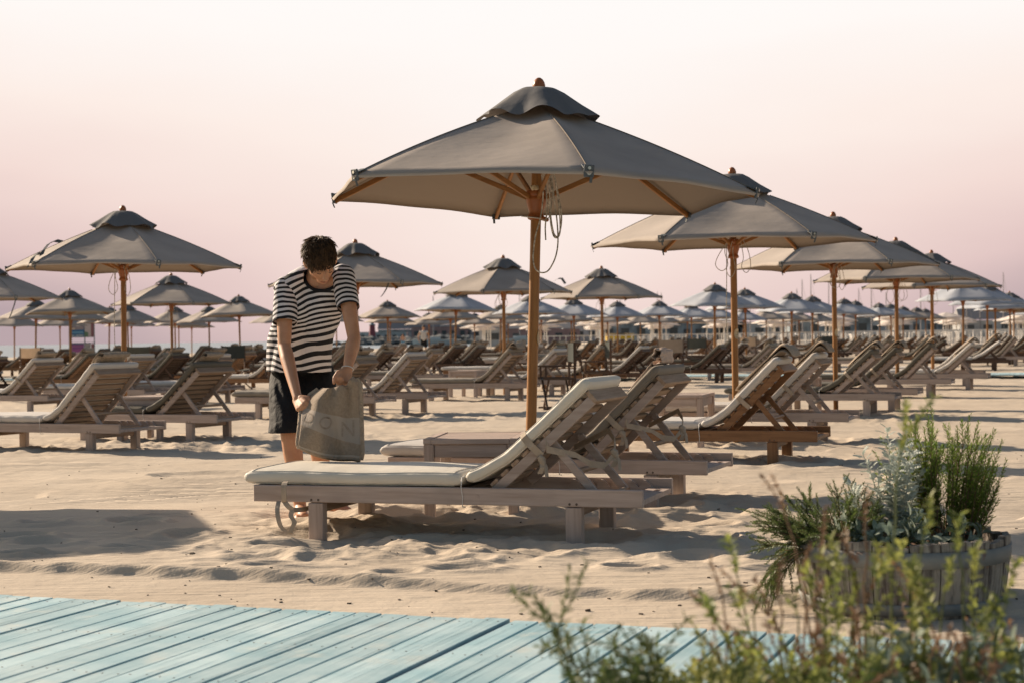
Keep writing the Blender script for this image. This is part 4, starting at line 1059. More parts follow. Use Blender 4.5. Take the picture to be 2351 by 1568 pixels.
# far fence, cabins, harbour strip
mfar = plain('bluish_far_wall', (0.20, 0.24, 0.27), 0.8, nscale=0.4, namt=0.5)
mfar2 = plain('pale_far_wall', (0.42, 0.43, 0.44), 0.8, nscale=0.5, namt=0.25)
mred = plain('reddish_far_wall', (0.36, 0.22, 0.21), 0.8, nscale=0.5, namt=0.2)
mroof = plain('grey_far_roof', (0.25, 0.24, 0.25), 0.8)
mwin = plain('dark_window', (0.05, 0.06, 0.07), 0.3)
def cabin(label, x, y, w, h, d_, mat, flat=True, group=None, nwin=3):
    t = thing('beach_building', label, 'building', (x, y, 0), 0, group)
    m_ = MB(); m_.box((0, 0, h / 2 - 0.2), (w, d_, h + 0.4)); m_.build('wall', mat, t)
    m_ = MB()
    if flat: m_.box((0, 0, h + 0.21), (w + 0.5, d_ + 0.5, 0.16))
    else:
        m_.add([(-w / 2 - .3, -d_ / 2 - .3, h + 0.2), (w / 2 + .3, -d_ / 2 - .3, h + 0.2), (w / 2 + .3, d_ / 2 + .3, h + 0.2), (-w / 2 - .3, d_ / 2 + .3, h + 0.2), (-w / 2, 0, h + w * 0.12 + .2), (w / 2, 0, h + w * 0.12 + .2)],
               [(0, 1, 5, 4), (2, 3, 4, 5), (0, 4, 3), (1, 2, 5), (3, 2, 1, 0)])
    m_.build('roof', mroof, t)
    for i in range(nwin):
        m_ = MB(); m_.box((-w / 2 + w * (i + 0.5) / nwin, -d_ / 2 - 0.02, h * 0.55), (w / nwin * 0.5, 0.06, h * 0.35)); m_.build('window', mwin, t)
    return t
BG = 'low buildings of the far harbour'
B_ = at(1131, 784, 200)
cabin('pale blue beach cabin standing left of the main pole before the breakwater', B_.x, 200, 3.2, 2.2, 3, mfar2, nwin=1)
for i, (xd, w, h, mt, fl, lb) in enumerate(((1470, 16, 3.6, mfar, True, 'long bluish harbour shed right of the main pole'), (1560, 12, 3.2, mfar, True, 'bluish harbour shed behind the white parasols, second from the main pole'),
        (1640, 18, 3.8, mfar, True, 'widest bluish harbour shed in the centre right'), (1250, 14, 2.6, mred, False, 'reddish low building just right of the main pole'),
        (1365, 12, 3.0, mfar2, False, 'pale low building between the reddish one and the long shed'), (1780, 18, 3.4, mfar2, True, 'pale harbour building right of the numbered pole'),
        (1900, 16, 4.0, mfar, True, 'bluish harbour building behind the third pole of the row'), (2030, 16, 3.4, mfar2, False, 'pale gabled harbour building toward the right'),
        (2160, 18, 3.8, mfar, True, 'bluish building behind the last near parasols'), (2300, 18, 3.2, mfar2, False, 'pale building at the right edge'))):
    p = at(xd, 780, 330); cabin(lb, p.x, 330 + (i % 3) * 12, w, h, 6, mt, fl, BG, 5)
m_ = MB(); m_.box((0, 0, 0.6), (1.6, 1.6, 1.0), ch=0.1); me_y = m_.mesh('tub', plain('yellow_plastic', (0.62, 0.42, 0.03), 0.5))
for i, xd in enumerate((1412, 1434)):
    p = at(xd, 776, 150); t = thing('beach_tub', '%s of the two yellow tubs far behind the parasols' % ('left' if i == 0 else 'right'), 'tub', (p.x, 150, 0.1), 0, 'yellow tubs'); link('tub', me_y, t)
    m_ = MB(); m_.box((0, 0, 1.14), (1.7, 1.7, 0.08), ch=0.02); m_.build('lid', M['plate'], t)
# white balustrade fences of the far beach
mpost = MB(); 
for i in range(60): mpost.box((i * 0.5, 0, 0.55), (0.07, 0.07, 1.1))
mpost.box((14.75, 0, 1.1), (30, 0.09, 0.08)); mpost.box((14.75, 0, 0.35), (30, 0.06, 0.06)); me_f = mpost.mesh('white_fence', M['white'])
for i, (x, y) in enumerate(((16, 104), (46 - 30, 124), (2, 138), (34, 150), (10, 170), (44, 176))):
    o = link('white_fence', me_f, None, (x, y, 0)); tag(o, '%s white picket fence across the far beach, counted from the front' % ORD[i], 'fence', 'white fences of the far beach')
# breakwater
mrock = plain('breakwater_rock', (0.16, 0.165, 0.165), 0.9, nscale=0.8, namt=0.5)
m_ = MB(); rr_ = random.Random(8)
bmt = bmesh.new(); bmesh.ops.create_icosphere(bmt, subdivisions=1, radius=1.0); iv = [v.co.copy() for v in bmt.verts]; iff = [[v.index for v in f.verts] for f in bmt.faces]; bmt.free()
for i in range(520):
    f = i / 520; x = -38 + 118 * f + rr_.uniform(-1, 1); y = 400 + rr_.uniform(-6, 6); s_ = rr_.uniform(0.7, 1.7); hh = (1 - abs(y - 400) / 8) * 1.5
    m_.add([(x + v.x * s_ * 1.3 * rr_.uniform(.7, 1.2), y + v.y * s_, hh - 0.4 + v.z * s_ * 0.75 * rr_.uniform(.7, 1.2)) for v in iv], iff)
tag(m_.build('breakwater', mrock), 'long dark rock breakwater on the far water behind the man', 'breakwater')
m_ = MB()
for i in range(16):
    x = -52 + i * 1.0 + rr_.uniform(-.5, .5); y = 430; s_ = rr_.uniform(0.6, 1.3) * (1 if i > 6 else .6)
    m_.add([(x + v.x * s_ * 1.5, y + v.y * s_, -0.2 + v.z * s_) for v in iv], iff)
tag(m_.build('rock_spit', mrock), 'short end of rocks in the sea left of the man', 'rocks')
# far shore buildings beyond the breakwater
for i, (xd, w, h, d0) in enumerate(((880, 26, 5, 900), (940, 34, 6.5, 920), (1010, 30, 7.5, 900), (1060, 24, 9, 930), (1105, 30, 6, 910), (1200, 40, 6, 900), (1290, 44, 7, 940), (1400, 46, 6, 900))):
    p = at(xd, 780, d0); cabin('%s low grey building of the distant shore, counted from the left' % ORD[i], p.x, d0, w, h, 8, (mfar2, mfar, mred)[i % 3], i % 2 == 0, 'buildings of the distant shore', 6)
p = at(855, 780, 800)
t = thing('lighthouse', 'small dark red lighthouse on the far pier beside the man\'s arm', 'lighthouse', (p.x, 800, 0))
m_ = MB(); m_.lathe([(1.9, -1), (1.6, 3), (1.3, 8)], 16); m_.build('tower', plain('red_tower', (0.24, 0.06, 0.08), 0.7), t)
m_ = MB(); m_.lathe([(1.7, 8.0), (1.7, 8.4), (0.9, 8.4), (0.9, 9.4), (0.1, 10.4)], 16); m_.build('lantern', mfar, t)
# sailing boats in the harbour: hulls low, masts above the parasols
mmast = plain('grey_mast', (0.30, 0.28, 0.29), 0.5); mhull = plain('white_hull', (0.6, 0.6, 0.6), 0.4)
MASTS = [(1841, 642), (1861, 630), (1829, 663), (1902, 641), (1971, 662), (2000, 652), (2034, 671), (2113, 660), (2303, 625), (2188, 683), (2219, 689), (994, 680), (1192, 672), (1423, 672), (1509, 670), (1518, 673), (1790, 690), (1722, 690), (2250, 676), (2060, 684)]
for i, (xd, yd) in enumerate(MASTS):
    Y = 300 + (i % 5) * 9; p = at(xd, yd, Y)
    t = thing('sailing_boat', '%s sailing boat mast from the left, standing behind the parasols' % (['first', 'second', 'third', 'fourth', 'fifth', 'sixth', 'seventh', 'eighth', 'ninth', 'tenth', 'eleventh', 'twelfth', 'thirteenth', 'fourteenth', 'fifteenth', 'sixteenth', 'seventeenth', 'eighteenth', 'nineteenth', 'twentieth'][sorted(MASTS).index((xd, yd))]), 'sailing boat', (p.x, Y, 0), 0, 'sailing boats in the harbour')
    m_ = MB(); m_.tube([(0, 0, 0.8), (0, 0, p.z * 0.6), (0.02, 0, p.z)], [0.12, 0.10, 0.06], 6); m_.bar((-1.0, 0, p.z * 0.55), (1.0, 0, p.z * 0.55), 0.05, 0.05)
    m_.tube([(0.9, 0, p.z * .55), (0, 0, p.z - .1)], 0.02, 4); m_.build('mast', mmast, t)
    m_ = MB(); m_.add([(-4, -1.2, 0.9), (3.4, -1.2, 0.9), (4.6, 0, 1.0), (3.4, 1.2, 0.9), (-4, 1.2, 0.9), (-3.6, -.8, -.3), (3, -.8, -.3), (3.6, 0, -.3), (3, .8, -.3), (-3.6, .8, -.3)],
                [(4, 3, 2, 1, 0), (0, 1, 6, 5), (1, 2, 7, 6), (2, 3, 8, 7), (3, 4, 9, 8), (4, 0, 5, 9), (5, 6, 7, 8, 9)]); m_.box((0, 0, 1.15), (2.6, 1.3, 0.5)); m_.build('hull', mhull, t)

# signboard near the water
p = at(187, 790, 84); tS = thing('beach_signboard', 'beach signboard with blue, white and purple panels on thin posts before the sea', 'signboard', (p.x, 84, 0))
def panel(nm, x0, x1, z0, z1, col, y=-0.02, par=None, rough=0.6, em=None):
    m_ = MB(); m_.box(((x0 + x1) / 2, y, (z0 + z1) / 2), (x1 - x0, 0.03, z1 - z0)); return m_.build(nm, plain('sign_' + nm, col, rough, namt=0.03), par or tS)
k_ = 84 / 3800.0
def sx(px): return ((230 + px / 9.8) / 1.6333 - 187) * k_
def sz(py): return 1.0 - ((1180 + py / 9.8) / 1.6333 - 789.9) * k_
m_ = MB()
for px in (300, 865, 1215): m_.box((sx(px), 0, (sz(240) - 0.3) / 2), (0.05, 0.04, sz(240) + 0.3))
for py in (245, 830, 1045): m_.box(((sx(300) + sx(1215)) / 2, 0.0, sz(py)), (sx(1215) - sx(300) + 0.05, 0.036, 0.035))
m_.build('frame', mfar, tS)
bp_ = panel('blue_panel', sx(305), sx(850), sz(820), sz(255), (0.02, 0.12, 0.28))
panel('pale_stripe', sx(315), sx(820), sz(700), sz(620), (0.10, 0.26, 0.42), -0.04, bp_)
panel('photo_strip', sx(330), sx(840), sz(560), sz(430), (0.25, 0.22, 0.25), -0.04, bp_)
panel('boat_mark', sx(380), sx(520), sz(555), sz(500), (0.55, 0.45, 0.35), -0.06, bp_)
panel('red_mark', sx(440), sx(500), sz(370), sz(265), (0.40, 0.05, 0.14), -0.06, bp_)
panel('bottom_band', sx(305), sx(845), sz(815), sz(735), (0.10, 0.20, 0.32), -0.04, bp_)
m_ = MB()
for i in range(11):
    px = 500 + i * 29; top = 335 - i * 1.2; m_.box((sx(px), -0.045, (sz(top) + sz(top + 60 + (i * 7) % 20)) / 2), (0.02, 0.02, sz(top) - sz(top + 60 + (i * 7) % 20)))
m_.box(((sx(500) + sx(800)) / 2, -0.045, sz(335)), (sx(800) - sx(500), 0.02, 0.03)); m_.box(((sx(560) + sx(700)) / 2, -0.045, sz(410)), (sx(700) - sx(560), 0.02, 0.05))
m_.build('lettering', plain('sign_letter_white', (0.6, 0.62, 0.66), 0.6), bp_)
m_ = MB()
for px, w in ((335, 30), (385, 22), (420, 14), (455, 26), (590, 26), (625, 22), (670, 14), (700, 30), (745, 22), (790, 22)): m_.box((sx(px), -0.07, sz(770)), (w / 9.8 / 1.633 * k_, 0.02, 0.075))
m_.build('small_logos', plain('logo_white', (0.42, 0.50, 0.55), 0.6), bp_)
pw = panel('white_panel', sx(870), sx(1100), sz(820), sz(265), (0.42, 0.38, 0.40))
m_ = MB()
for i in range(4): m_.box((sx(885 + i * 33), -0.045, (sz(640 + i * 8) + sz(815)) / 2), (0.03, 0.02, sz(640) - sz(815) - i * .01))
m_.build('green_bars', plain('sign_green', (0.10, 0.22, 0.13), 0.6), pw)
panel('red_panel', sx(1102), sx(1205), sz(820), sz(262), (0.20, 0.09, 0.11)); panel('red_panel', sx(1102), sx(1205), sz(1500), sz(1075), (0.20, 0.09, 0.11))
pp_ = panel('purple_panel', sx(330), sx(840), sz(1380), sz(1060), (0.26, 0.08, 0.25))
panel('dark_stripe', sx(335), sx(835), sz(1105), sz(1062), (0.10, 0.09, 0.20), -0.04, pp_); panel('thin_stripe', sx(335), sx(835), sz(1235), sz(1215), (0.14, 0.07, 0.24), -0.04, pp_)
panel('thin_stripe', sx(335), sx(835), sz(1180), sz(1165), (0.36, 0.18, 0.36), -0.04, pp_)
panel('grey_panel', sx(885), sx(1085), sz(1530), sz(1060), (0.27, 0.26, 0.27)); panel('pink_panel', sx(350), sx(840), sz(1480), sz(1382), (0.40, 0.28, 0.30))

# ------------------------------------------------------------------ people
def capsule(m_, a, ra, b_, rb, n=14):
    a, b_ = Vector(a), Vector(b_); d = b_ - a; l = d.length; d.normalize(); pts = []; rad = []
    for i in range(5):
        t = pi / 2 * i / 5; pts.append(a - d * ra * cos(t)); rad.append(max(ra * sin(t), 0.0005))
    for i in range(9): t = i / 8; pts.append(a.lerp(b_, t)); rad.append(ra + (rb - ra) * t)
    for i in range(1, 6):
        t = pi / 2 * i / 5; pts.append(b_ + d * rb * sin(t)); rad.append(max(rb * cos(t), 0.0005))
    m_.tube(pts, rad, n, True)
def ellipsoid(m_, c, r, R=None, n=16):
    c = Vector(c); R = R or Matrix.Identity(3); vs = []; k = n // 2 + 1
    for i in range(k):
        th = pi * (i + 0.02) / (k - 0.96)
        for j in range(n):
            ph = 2 * pi * j / n
            vs.append(c + R @ Vector((r[0] * sin(th) * cos(ph), r[1] * sin(th) * sin(ph), r[2] * cos(th))))
    m_.add(vs, [(i * n + j, (i + 1) * n + j, (i + 1) * n + (j + 1) % n, i * n + (j + 1) % n) for i in range(k - 1) for j in range(n)], True)
    m_.add(vs[:n], [tuple(range(n))], True); m_.add(vs[-n:], [tuple(range(n))[::-1]], True)
def fuse(m_, voxel, smooth=6, factor=0.5):
    """join overlapping shapes into one continuous skin"""
    me = m_.mesh('tmp', []) if False else None
    me = bpy.data.meshes.new('tmp'); me.from_pydata(m_.v, [], m_.f); me.update()
    o = bpy.data.objects.new('tmp', me); COL.objects.link(o)
    r = o.modifiers.new('r', 'REMESH'); r.mode = 'VOXEL'; r.voxel_size = voxel; r.adaptivity = 0
    s = o.modifiers.new('s', 'SMOOTH'); s.iterations = smooth; s.factor = factor
    dg = bpy.context.evaluated_depsgraph_get(); dg.update()
    me2 = bpy.data.meshes.new_from_object(o.evaluated_get(dg)); bpy.data.objects.remove(o)
    n = len(me2.vertices); V = np.empty(n * 3, np.float32); me2.vertices.foreach_get('co', V); V = V.reshape(-1, 3)
    me2.polygons.foreach_set('use_smooth', [True] * len(me2.polygons))
    return me2, V
def normals(me):
    n = len(me.vertices); A = np.empty(n * 3, np.float32); me.vertices.foreach_get('normal', A); return A.reshape(-1, 3)
def bisect(me, co, no, also=None):
    bm = bmesh.new(); bm.from_mesh(me)
    bmesh.ops.bisect_plane(bm, geom=bm.verts[:] + bm.edges[:] + bm.faces[:], plane_co=co, plane_no=no, clear_outer=True)
    bm.to_mesh(me); bm.free()

mskin, nt, out = new_mat('skin')
tcn = N(nt, 'ShaderNodeTexCoord')
c1, f1 = noise_mix(nt, tcn.outputs['Object'], 14.0, (0.50, 0.245, 0.14), (0.58, 0.31, 0.185), 4)
b = N(nt, 'ShaderNodeBsdfPrincipled'); b.inputs['Roughness'].default_value = 0.48; b.inputs['Subsurface Weight'].default_value = 0.12; b.inputs['Subsurface Radius'].default_value = (0.02, 0.008, 0.004)
b.inputs['Subsurface Scale'].default_value = 0.5
L(nt, c1, b.inputs['Base Color']); bump(nt, f1, b, 0.1, 0.002); L(nt, b.outputs[0], out.inputs[0])

PB = (0, 0, 0)
H = lambda x, y, Y: at(x, y, Y)
P = H(692, 850, 9.62); HR = H(664, 876, 9.60); HL = H(724, 876, 9.60)
KR = H(664, 985, 9.36); KL = H(726, 985, 9.46); AR = H(690, 1167, 9.26); AL = H(748, 1142, 9.72)
CHS = H(713, 700, 9.33); NB = H(731, 624, 9.27); SR = H(653, 664, 9.25); SL = H(790, 636, 9.23)
ER = H(653, 796, 9.14); WR = H(683, 914, 8.88); EL_ = H(813, 778, 9.04); WL = H(797, 850, 8.90)
HC = H(737, 600, 9.00)
person = thing('person', 'man in a striped shirt and black shorts bending over the nearest lounger', 'person', (P.x, 9.45, 0))
org = Vector((P.x, 9.45, 0))
bodyb = MB()
def cp(a, ra, b_, rb, n=14): capsule(bodyb, a, ra, b_, rb, n)
# trunk and neck
spine1 = P.lerp(CHS, 0.45); side = (SL - SR).normalized()
for s_ in (-0.07, 0.07):
    cp(P + side * s_, 0.092, spine1 + side * s_, 0.088); cp(spine1 + side * s_, 0.088, CHS + side * s_ * 1.2, 0.100)
cp(SR, 0.052, CHS, 0.09); cp(SL, 0.052, CHS, 0.09); cp(CHS, 0.09, NB, 0.058)
# head frame: looking down and a little to the man's left
F_ = Vector((0.30, -0.62, -0.72)).normalized(); U_ = (Vector((0.12, -0.70, 0.70)) - F_ * Vector((0.12, -0.70, 0.70)).dot(F_)).normalized(); S_ = F_.cross(U_).normalized()
RH = Matrix((S_, F_, U_)).transposed()      # local x = side, y = forward, z = up
hd = lambda x, y, z: HC + RH @ Vector((x, y, z))
cp(NB, 0.054, hd(0, -0.03, -0.07), 0.052)
ellipsoid(bodyb, hd(0, -0.012, 0.035), (0.076, 0.097, 0.088), RH, 24)
ellipsoid(bodyb, hd(0, 0.030, -0.020), (0.060, 0.066, 0.078), RH, 20)       # face
ellipsoid(bodyb, hd(0, 0.052, -0.088), (0.034, 0.030, 0.026), RH, 16)       # chin
ellipsoid(bodyb, hd(0.036, 0.048, -0.030), (0.024, 0.024, 0.026), RH, 12); ellipsoid(bodyb, hd(-0.036, 0.048, -0.030), (0.024, 0.024, 0.026), RH, 12)
capsule(bodyb, hd(0, 0.088, 0.012), 0.009, hd(0, 0.114, -0.032), 0.013, 10)   # nose
ellipsoid(bodyb, hd(0.011, 0.100, -0.036), (0.008, 0.010, 0.007), RH, 10); ellipsoid(bodyb, hd(-0.011, 0.100, -0.036), (0.008, 0.010, 0.007), RH, 10)
capsule(bodyb, hd(-0.034, 0.078, 0.020), 0.010, hd(0.034, 0.078, 0.020), 0.010, 10)   # brow
ellipsoid(bodyb, hd(0, 0.090, -0.062), (0.021, 0.010, 0.007), RH, 12)       # lips
ellipsoid(bodyb, hd(0, 0.088, -0.071), (0.017, 0.010, 0.007), RH, 12)
for s_ in (-1, 1):
    ellipsoid(bodyb, hd(s_ * 0.083, -0.006, -0.010), (0.011, 0.021, 0.034), RH @ Matrix.Rotation(s_ * 0.35, 3, 'Z'), 12)
    ellipsoid(bodyb, hd(s_ * 0.030, 0.078, 0.0), (0.013, 0.010, 0.009), RH, 12)   # closed eyelids
# arms
def arm(S, E, Wp, k=1.0):
    m1 = S.lerp(E, 0.35); cp(S, 0.052, m1, 0.047); cp(m1, 0.047, E, 0.036)
    m2 = E.lerp(Wp, 0.25); cp(E, 0.037, m2, 0.040); cp(m2, 0.040, Wp, 0.0245)
arm(SR, ER, WR); arm(SL, EL_, WL)
# legs
def leg(Hp, K, A):
    cp(Hp, 0.088, K, 0.056); m2 = K.lerp(A, 0.32) + Vector((0, 0.015, 0)); cp(K, 0.054, m2, 0.056); cp(m2, 0.056, A, 0.034)
leg(HR, KR, AR); leg(HL, KL, AL)
def foot(A, heel, ball, toe, spread):
    cp(A, 0.036, heel, 0.034); cp(A + Vector((0, -.01, 0)), 0.034, ball, 0.030); cp(heel, 0.030, ball, 0.032)
    d = (toe - ball).normalized(); sdv = Vector((d.y, -d.x, 0)).normalized()
    for i, (o, l, r) in enumerate(((-0.034, 0.060, 0.015), (-0.014, 0.056, 0.0115), (0.004, 0.050, 0.011), (0.020, 0.043, 0.0105), (0.036, 0.035, 0.010))):
        b0 = ball + sdv * o * spread; cp(b0, r + 0.006, b0 + d * l + Vector((0, 0, -0.008)), r, 10)
fr = at(698, 1182, 9.10); fr.z = 0.030
foot(AR, Vector((AR.x, AR.y + 0.045, 0.032)), fr, fr + Vector((0.01, -0.07, -0.02)), -1)
fl = AL + Vector((0.085, -0.075, 0)); fl.z = 0.03
foot(AL, Vector((AL.x - 0.01, AL.y + 0.03, 0.03)), fl, fl + Vector((0.05, -0.05, -0.012)), 1)
# hands: palm, four bent fingers and a thumb each
def chain(pts, r0, r1):
    n = len(pts) - 1
    for i in range(n): cp(pts[i], r0 + (r1 - r0) * i / n, pts[i + 1], r0 + (r1 - r0) * (i + 1) / n, 10)
def hand(Wp, fwd, back, thumb, curl, lens=(0.078, 0.086, 0.080, 0.062)):
    """fwd along the hand, back = normal of the back of the hand, thumb = side of the thumb"""
    f = fwd.normalized(); t = (thumb - f * thumb.dot(f)).normalized(); n = f.cross(t); n = n if n.dot(back) > 0 else -n
    K = Wp + f * 0.082
    for i in range(4):
        o = t * (0.030 - 0.020 * i); kk = K + o - n * 0.003 * abs(i - 1) + f * (0.0, 0.005, 0.002, -0.008)[i]
        cp(Wp + t * (0.016 - 0.011 * i), 0.017, kk, 0.0125, 10)
        c = curl * (1 + 0.12 * i); pts = [kk]; ang = 0.25 * c; l = lens[i]
        for seg, fr_ in enumerate((0.42, 0.32, 0.26)):
            ang += (0.55, 0.65, 0.35)[seg] * c; pts.append(pts[-1] + (f * cos(ang) - n * sin(ang)) * l * fr_)
        chain(pts, 0.0095, 0.0072)
    b0 = Wp + f * 0.022 + t * 0.020; b1 = b0 + f * 0.034 + t * 0.030 - n * 0.010; b2 = b1 + f * 0.034 + t * 0.004 - n * 0.014; b3 = b2 + f * 0.026 - t * 0.012 - n * 0.008
    cp(b0, 0.018, b1, 0.012, 10); chain([b1, b2, b3], 0.0115, 0.009)
    return K
hand(WR, H(700, 944, 8.76) - WR, Vector((-0.75, -0.45, 0.5)), Vector((0.75, -0.55, 0.25)), 1.15)
hand(WL, H(790, 880, 8.82) - WL, Vector((0.55, 0.1, 0.3)), Vector((-0.5, -0.8, 0.0)), 1.35, (0.062, 0.068, 0.064, 0.05))
bodyb.v = [tuple(Vector(v) - org) for v in bodyb.v]
meb, Vb = fuse(bodyb, 0.0052, 4, 0.5)
meb.name = 'body'; meb.materials.clear(); meb.materials.append(mskin)
link('body', meb, person)
# brows, lashes, lips
mdark = plain('dark_brown_hair', (0.022, 0.013, 0.008), 0.55, nscale=60, namt=0.5)
for s_ in (-1, 1):
    m_ = MB(); pts = [hd(s_ * x, y, z) - org for x, y, z in ((0.014, 0.089, 0.022), (0.028, 0.088, 0.028), (0.045, 0.078, 0.024))]; m_.tube(pts, [0.0032, 0.0042, 0.002], 6); m_.build('eyebrow', mdark, person)
    m_ = MB(); pts = [hd(s_ * x, y, z) - org for x, y, z in ((0.018, 0.087, -0.004), (0.030, 0.0895, -0.008), (0.042, 0.083, -0.005))]; m_.tube(pts, 0.0017, 5); m_.build('eyelashes', mdark, person)
m_ = MB(); m_.tube([hd(x, y, z) - org for x, y, z in ((-0.022, 0.090, -0.066), (-0.008, 0.099, -0.0655), (0.008, 0.099, -0.0655), (0.022, 0.090, -0.066))], [0.0015, 0.003, 0.003, 0.0015], 6)
m_.build('mouth', plain('lip_skin', (0.33, 0.10, 0.075), 0.5), person)

# shirt with attribute-driven stripes
def cloth_body(build, voxel, sm, cuts):
    mb = MB(); build(mb); mb.v = [tuple(Vector(v) - org) for v in mb.v]
    me, V = fuse(mb, voxel, sm); 
    for co, no in cuts: bisect(me, Vector(co) - org, no)
    n = len(me.vertices); V = np.empty(n * 3, np.float32); me.vertices.foreach_get('co', V); return me, V.reshape(-1, 3)
def shirt_torso(mb):
    hem = H(688, 870, 9.56); mid = H(690, 780, 9.47); ch = H(712, 700, 9.33); 
    capsule(mb, hem + side * -0.078, 0.118, mid + side * -0.075, 0.118); capsule(mb, hem + side * 0.068, 0.118, mid + side * 0.075, 0.112)
    capsule(mb, mid + side * -0.075, 0.118, ch + side * -0.075, 0.118); capsule(mb, mid + side * 0.075, 0.112, ch + side * 0.085, 0.118)
    # cloth hanging down from the chest
    capsule(mb, H(688, 850, 9.44) + side * -0.07, 0.095, ch + side * -0.05 + Vector((0, -.03, 0)), 0.10); capsule(mb, H(700, 850, 9.44) + side * 0.05, 0.095, ch + side * 0.06 + Vector((0, -.03, 0)), 0.10)
    capsule(mb, SR + Vector((0.01, 0.0, -0.005)), 0.064, ch, 0.11); capsule(mb, SL + Vector((-0.01, 0, -0.005)), 0.064, ch, 0.11)
    capsule(mb, SR, 0.062, NB + Vector((-0.02, 0.02, 0)), 0.072); capsule(mb, SL, 0.062, NB + Vector((0.02, 0.02, 0)), 0.072)
    capsule(mb, ch, 0.115, NB + Vector((0, 0.02, -0.01)), 0.075)
mT, VT = cloth_body(shirt_torso, 0.0085, 5, [(H(688, 853, 9.5), Vector((-0.02, 0, -1))), ])
# neck opening: cut with a plane facing the head
nn_ = (HC - NB).normalized()
bm = bmesh.new(); bm.from_mesh(mT); cc = H(737, 634, 9.16) - org
dele = [v for v in bm.verts if ((v.co.x - cc.x) / 0.100) ** 2 + ((v.co.z - cc.z) / 0.078) ** 2 < 1 or (abs(v.co.x - cc.x) < 0.085 and v.co.z > cc.z)]
bmesh.ops.delete(bm, geom=dele, context='VERTS'); bm.to_mesh(mT)
rim = [e for e in bm.edges if e.is_boundary and (e.verts[0].co - cc).length < 0.24]
rimv = list({v for e in rim for v in e.verts}); bm2 = [v.co.copy() for v in rimv]; bm.free()
n = len(mT.vertices); VT = np.empty(n * 3, np.float32); mT.vertices.foreach_get('co', VT); VT = VT.reshape(-1, 3)
def sleeve(S, E, f, r0, r1):
    def g(mb):
        a = S - (E - S).normalized() * 0.015; b_ = S.lerp(E, f + 0.12); capsule(mb, a, r0, b_, r1); 
    d = (E - S).normalized(); me, V = cloth_body(g, 0.0075, 3, [(S.lerp(E, f), d)]); return me, V, d
mR, VR, dR = sleeve(SR + Vector((.006, 0, -.006)), ER, 0.58, 0.067, 0.071); mL, VL, dL = sleeve(SL + Vector((-.004, 0, -.004)), EL_, 0.50, 0.064, 0.062)
def wrinkle(V, Nn, A, seed, amp=0.006):
    """folds running along direction A"""
    A = np.array(A); t = V @ A; X = V @ np.array(side); q1 = vn(X * 14 + seed, t * 4 + seed) + 0.6 * vn(X * 30 + t * 10, t * 7 + seed * 2); return V + Nn * (q1 * amp * 2.0)[:, None]
axis_t = np.array((NB - P).normalized())
def finish(me, V, tfun, axis, seed, amp):
    Nn = normals(me); V2 = wrinkle(V, Nn, axis, seed, amp); me.vertices.foreach_set('co', V2.astype(np.float32).ravel())
    t = tfun(V); at_ = me.attributes.new('stripe', 'FLOAT', 'POINT'); at_.data.foreach_set('value', t.astype(np.float32)); me.update()
SPC = 0.0295
def tT(V):
    x = V @ np.array(side); z = V[:, 2]; yb = V[:, 1]
    base = z * 0.93 - 0.26 * yb * sstep(0.95, 1.2, z)
    base = base - 0.10 * x + 0.020 * np.sin(x * 9 + 1.0) + 0.018 * vn(x * 5 + 3, z * 5) * 2
    # folds drop toward the hip on the far side
    base = base + 0.055 * sstep(0.02, 0.16, x) * sstep(1.10, 0.88, z) * (0.6 + x * 2)
    return base / SPC
finish(mT, VT, tT, axis_t, 3.0, 0.0065)
finish(mR, VR, lambda V: ((V @ np.array(dR)) + 0.05 * (V @ np.array(side)) + 0.010 * vn(V[:, 0] * 20, V[:, 2] * 12)) / SPC, dR, 7.0, 0.005)
finish(mL, VL, lambda V: ((V @ np.array(dL)) - 0.05 * (V @ np.array(side)) + 0.010 * vn(V[:, 0] * 20, V[:, 2] * 12)) / SPC, dL, 9.0, 0.005)
mshirt, nt, out = new_mat('striped_jersey')
a_ = N(nt, 'ShaderNodeAttribute'); a_.attribute_name = 'stripe'
fr_ = N(nt, 'ShaderNodeMath', operation='FRACT'); L(nt, a_.outputs['Fac'], fr_.inputs[0])
gt = N(nt, 'ShaderNodeMath', operation='GREATER_THAN'); L(nt, fr_.outputs[0], gt.inputs[0]); gt.inputs[1].default_value = 0.51
mx = N(nt, 'ShaderNodeMix'); mx.data_type = 'RGBA'; L(nt, gt.outputs[0], mx.inputs[0]); mx.inputs[6].default_value = (0.72, 0.69, 0.71, 1); mx.inputs[7].default_value = (0.008, 0.009, 0.013, 1)
b = N(nt, 'ShaderNodeBsdfPrincipled'); b.inputs['Roughness'].default_value = 0.85; L(nt, mx.outputs[2], b.inputs['Base Color'])
tcn = N(nt, 'ShaderNodeTexCoord'); n1 = N(nt, 'ShaderNodeTexNoise'); n1.inputs['Scale'].default_value = 26; n1.inputs['Detail'].default_value = 4; L(nt, tcn.outputs['Object'], n1.inputs['Vector']); bump(nt, n1.outputs[0], b, 0.4, 0.006)
L(nt, b.outputs[0], out.inputs[0])
mblack = cloth('black_cloth', (0.012, 0.013, 0.016), 0, 0, 0.7, 14.0, rough=0.75)
def put(me, nm, mat, par):
    me.name = nm; me.materials.clear(); me.materials.append(mat); me.polygons.foreach_set('use_smooth', [True] * len(me.polygons))
    o = link(nm, me, par); so = o.modifiers.new('thick', 'SOLIDIFY'); so.thickness = 0.0025; so.offset = -1; return o
sh = put(mT, 'shirt', mshirt, person); put(mR, 'sleeve', mshirt, sh); put(mL, 'sleeve', mshirt, sh)
